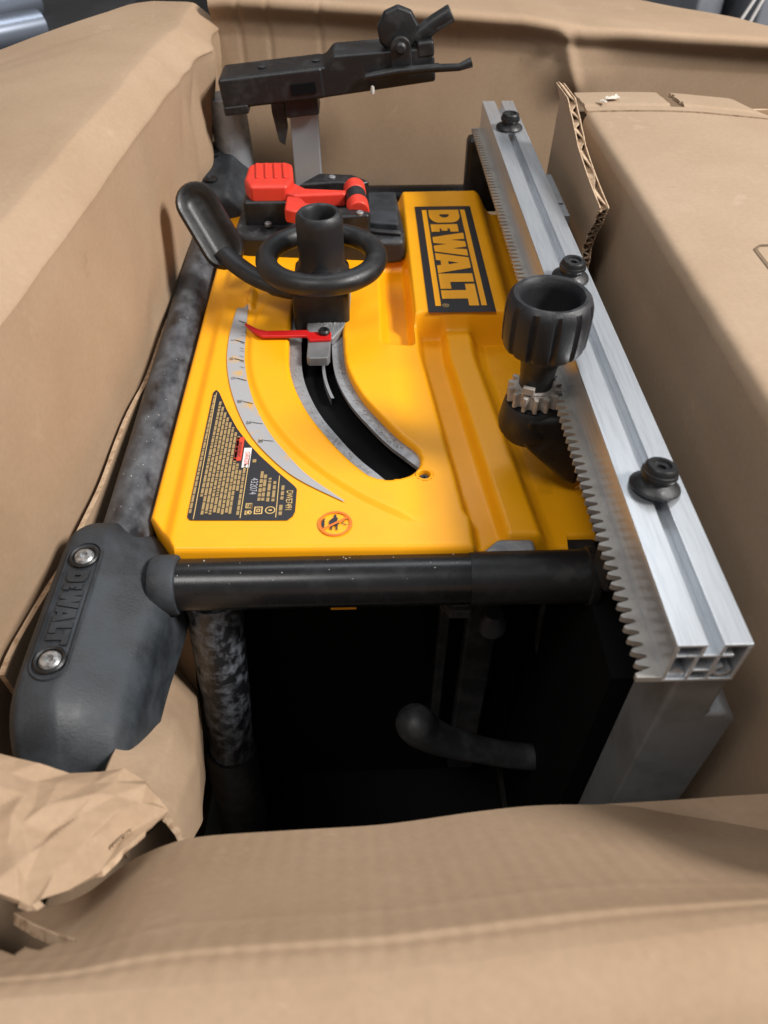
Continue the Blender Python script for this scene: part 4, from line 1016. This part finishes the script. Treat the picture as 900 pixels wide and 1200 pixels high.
# ================================================================== BLURRED BACKGROUND
def bgtube(px0, py0, px1, py1, y, r, m_, label, cat, group=None):
    a = ay(px0, py0, y); b_ = ay(px1, py1, y)
    o = MB().tube([a, a.lerp(b_, .5), b_], r, 24).build('steel_pipe', m_); tag(o, label, cat, group); return o
def boxed(name, px0, px1, y, dep, ztop, m_, label, cat):
    a = ay(px0, 10, y); b_ = ay(px1, 10, y)
    o = MB().b(a.x, b_.x, y, y + dep, FZ - .003, ztop).build(name, m_, bevel=.01); tag(o, label, cat); return o
def pipe(a, b_, r, label):
    a = Vector(a); b_ = Vector(b_); d_ = (b_ - a).normalized(); side = d_.cross(Vector((0, 0, 1))).normalized(); up_ = side.cross(d_)
    rot = Matrix((side, up_, d_)).transposed(); ln = (b_ - a).length
    o = MB().lathe([(r * .86, 0), (r, 0), (r, ln), (r * .86, ln)], a, rot, 28, closed=True).build('steel_pipe', 'chrome'); tag(o, label, 'pipe'); return o
pipe((-1.30, 1.45, -.035), ay(47, 30, 2.05), .034, 'shiny steel pipe lying in front on the dark bench')
pipe((-1.30, 1.62, -.033), ay(40, 2, 2.30), .034, 'shiny steel pipe lying behind another on the dark bench')
def block(name, x0, x1, y0, y1, z0, z1, m_, label, cat):
    o = MB().b(x0, x1, y0, y1, z0, z1).build(name, m_, bevel=.008); tag(o, label, cat); return o
o = thing('work_bench', 'dark work bench carrying steel pipes behind the carton', 'bench', (-1.1, 2.2, FZ))
MB().b(-1.9, -.62, 1.35, 3.0, -.13, -.075).build('bench_top', 'bgdark', o, bevel=.008)
for x in (-1.86, -.68):
    for y in (1.40, 2.95): MB().b(x - .03, x + .03, y - .03, y + .03, FZ - .003, -.131).build('leg', 'bgdark', o)
a_ = ay(80, 10, 3.05); b__ = ay(106, 10, 3.05)
block('wooden_post', a_.x, b__.x, 3.05, 3.15, FZ - .003, .6, 'bgtan', 'tan square post standing behind the dark bench', 'post')
a_ = ay(30, 10, 3.3); b__ = ay(260, 10, 3.3)
block('tool_cabinet', a_.x, b__.x, 3.3, 3.8, FZ - .003, .9, 'bgdark', 'black tool cabinet standing behind the tan post', 'cabinet')
for k, (p0, p1, zt_, y_, lb) in enumerate(((815, 848, .30, 2.3, 'grey wrapped crate nearest the far flap corner'), (850, 872, .25, 2.5, 'narrow grey wrapped crate between two others'), (890, 990, .34, 2.2, 'wide grey wrapped crate tied with pale straps'))):
    a_ = ay(p0, 10, y_); b__ = ay(p1, 10, y_)
    c_ = thing('wrapped_crate', lb, 'crate', ((a_.x + b__.x) / 2, y_ + .2, FZ - .003))
    MB().b(a_.x, b__.x, y_, y_ + .4, FZ - .003, zt_).build('crate_body', 'bggrey', c_, bevel=.012)
    for q in (.12, .3): MB().b(a_.x - .003, b__.x + .003, y_ - .004, y_ + .404, zt_ - q - .02, zt_ - q).build('strap', 'print_white', c_)
for (p, q, lb) in (((868, 24), (888, -6), 'pale strap hanging slack before the grey crates'), ((880, 24), (896, -4), 'pale strap pulled taut before the grey crates')):
    a_ = ay(*p, 2.1); b__ = ay(*q, 2.1); d_ = (b__ - a_); a_ = a_ + d_ * ((FZ - a_.z) / d_.z) 
    o = MB().tube([a_, a_.lerp(b__, .5), b__ + d_ * 3], .004, 8).build('hanging_strap', 'print_white'); tag(o, lb, 'strap')
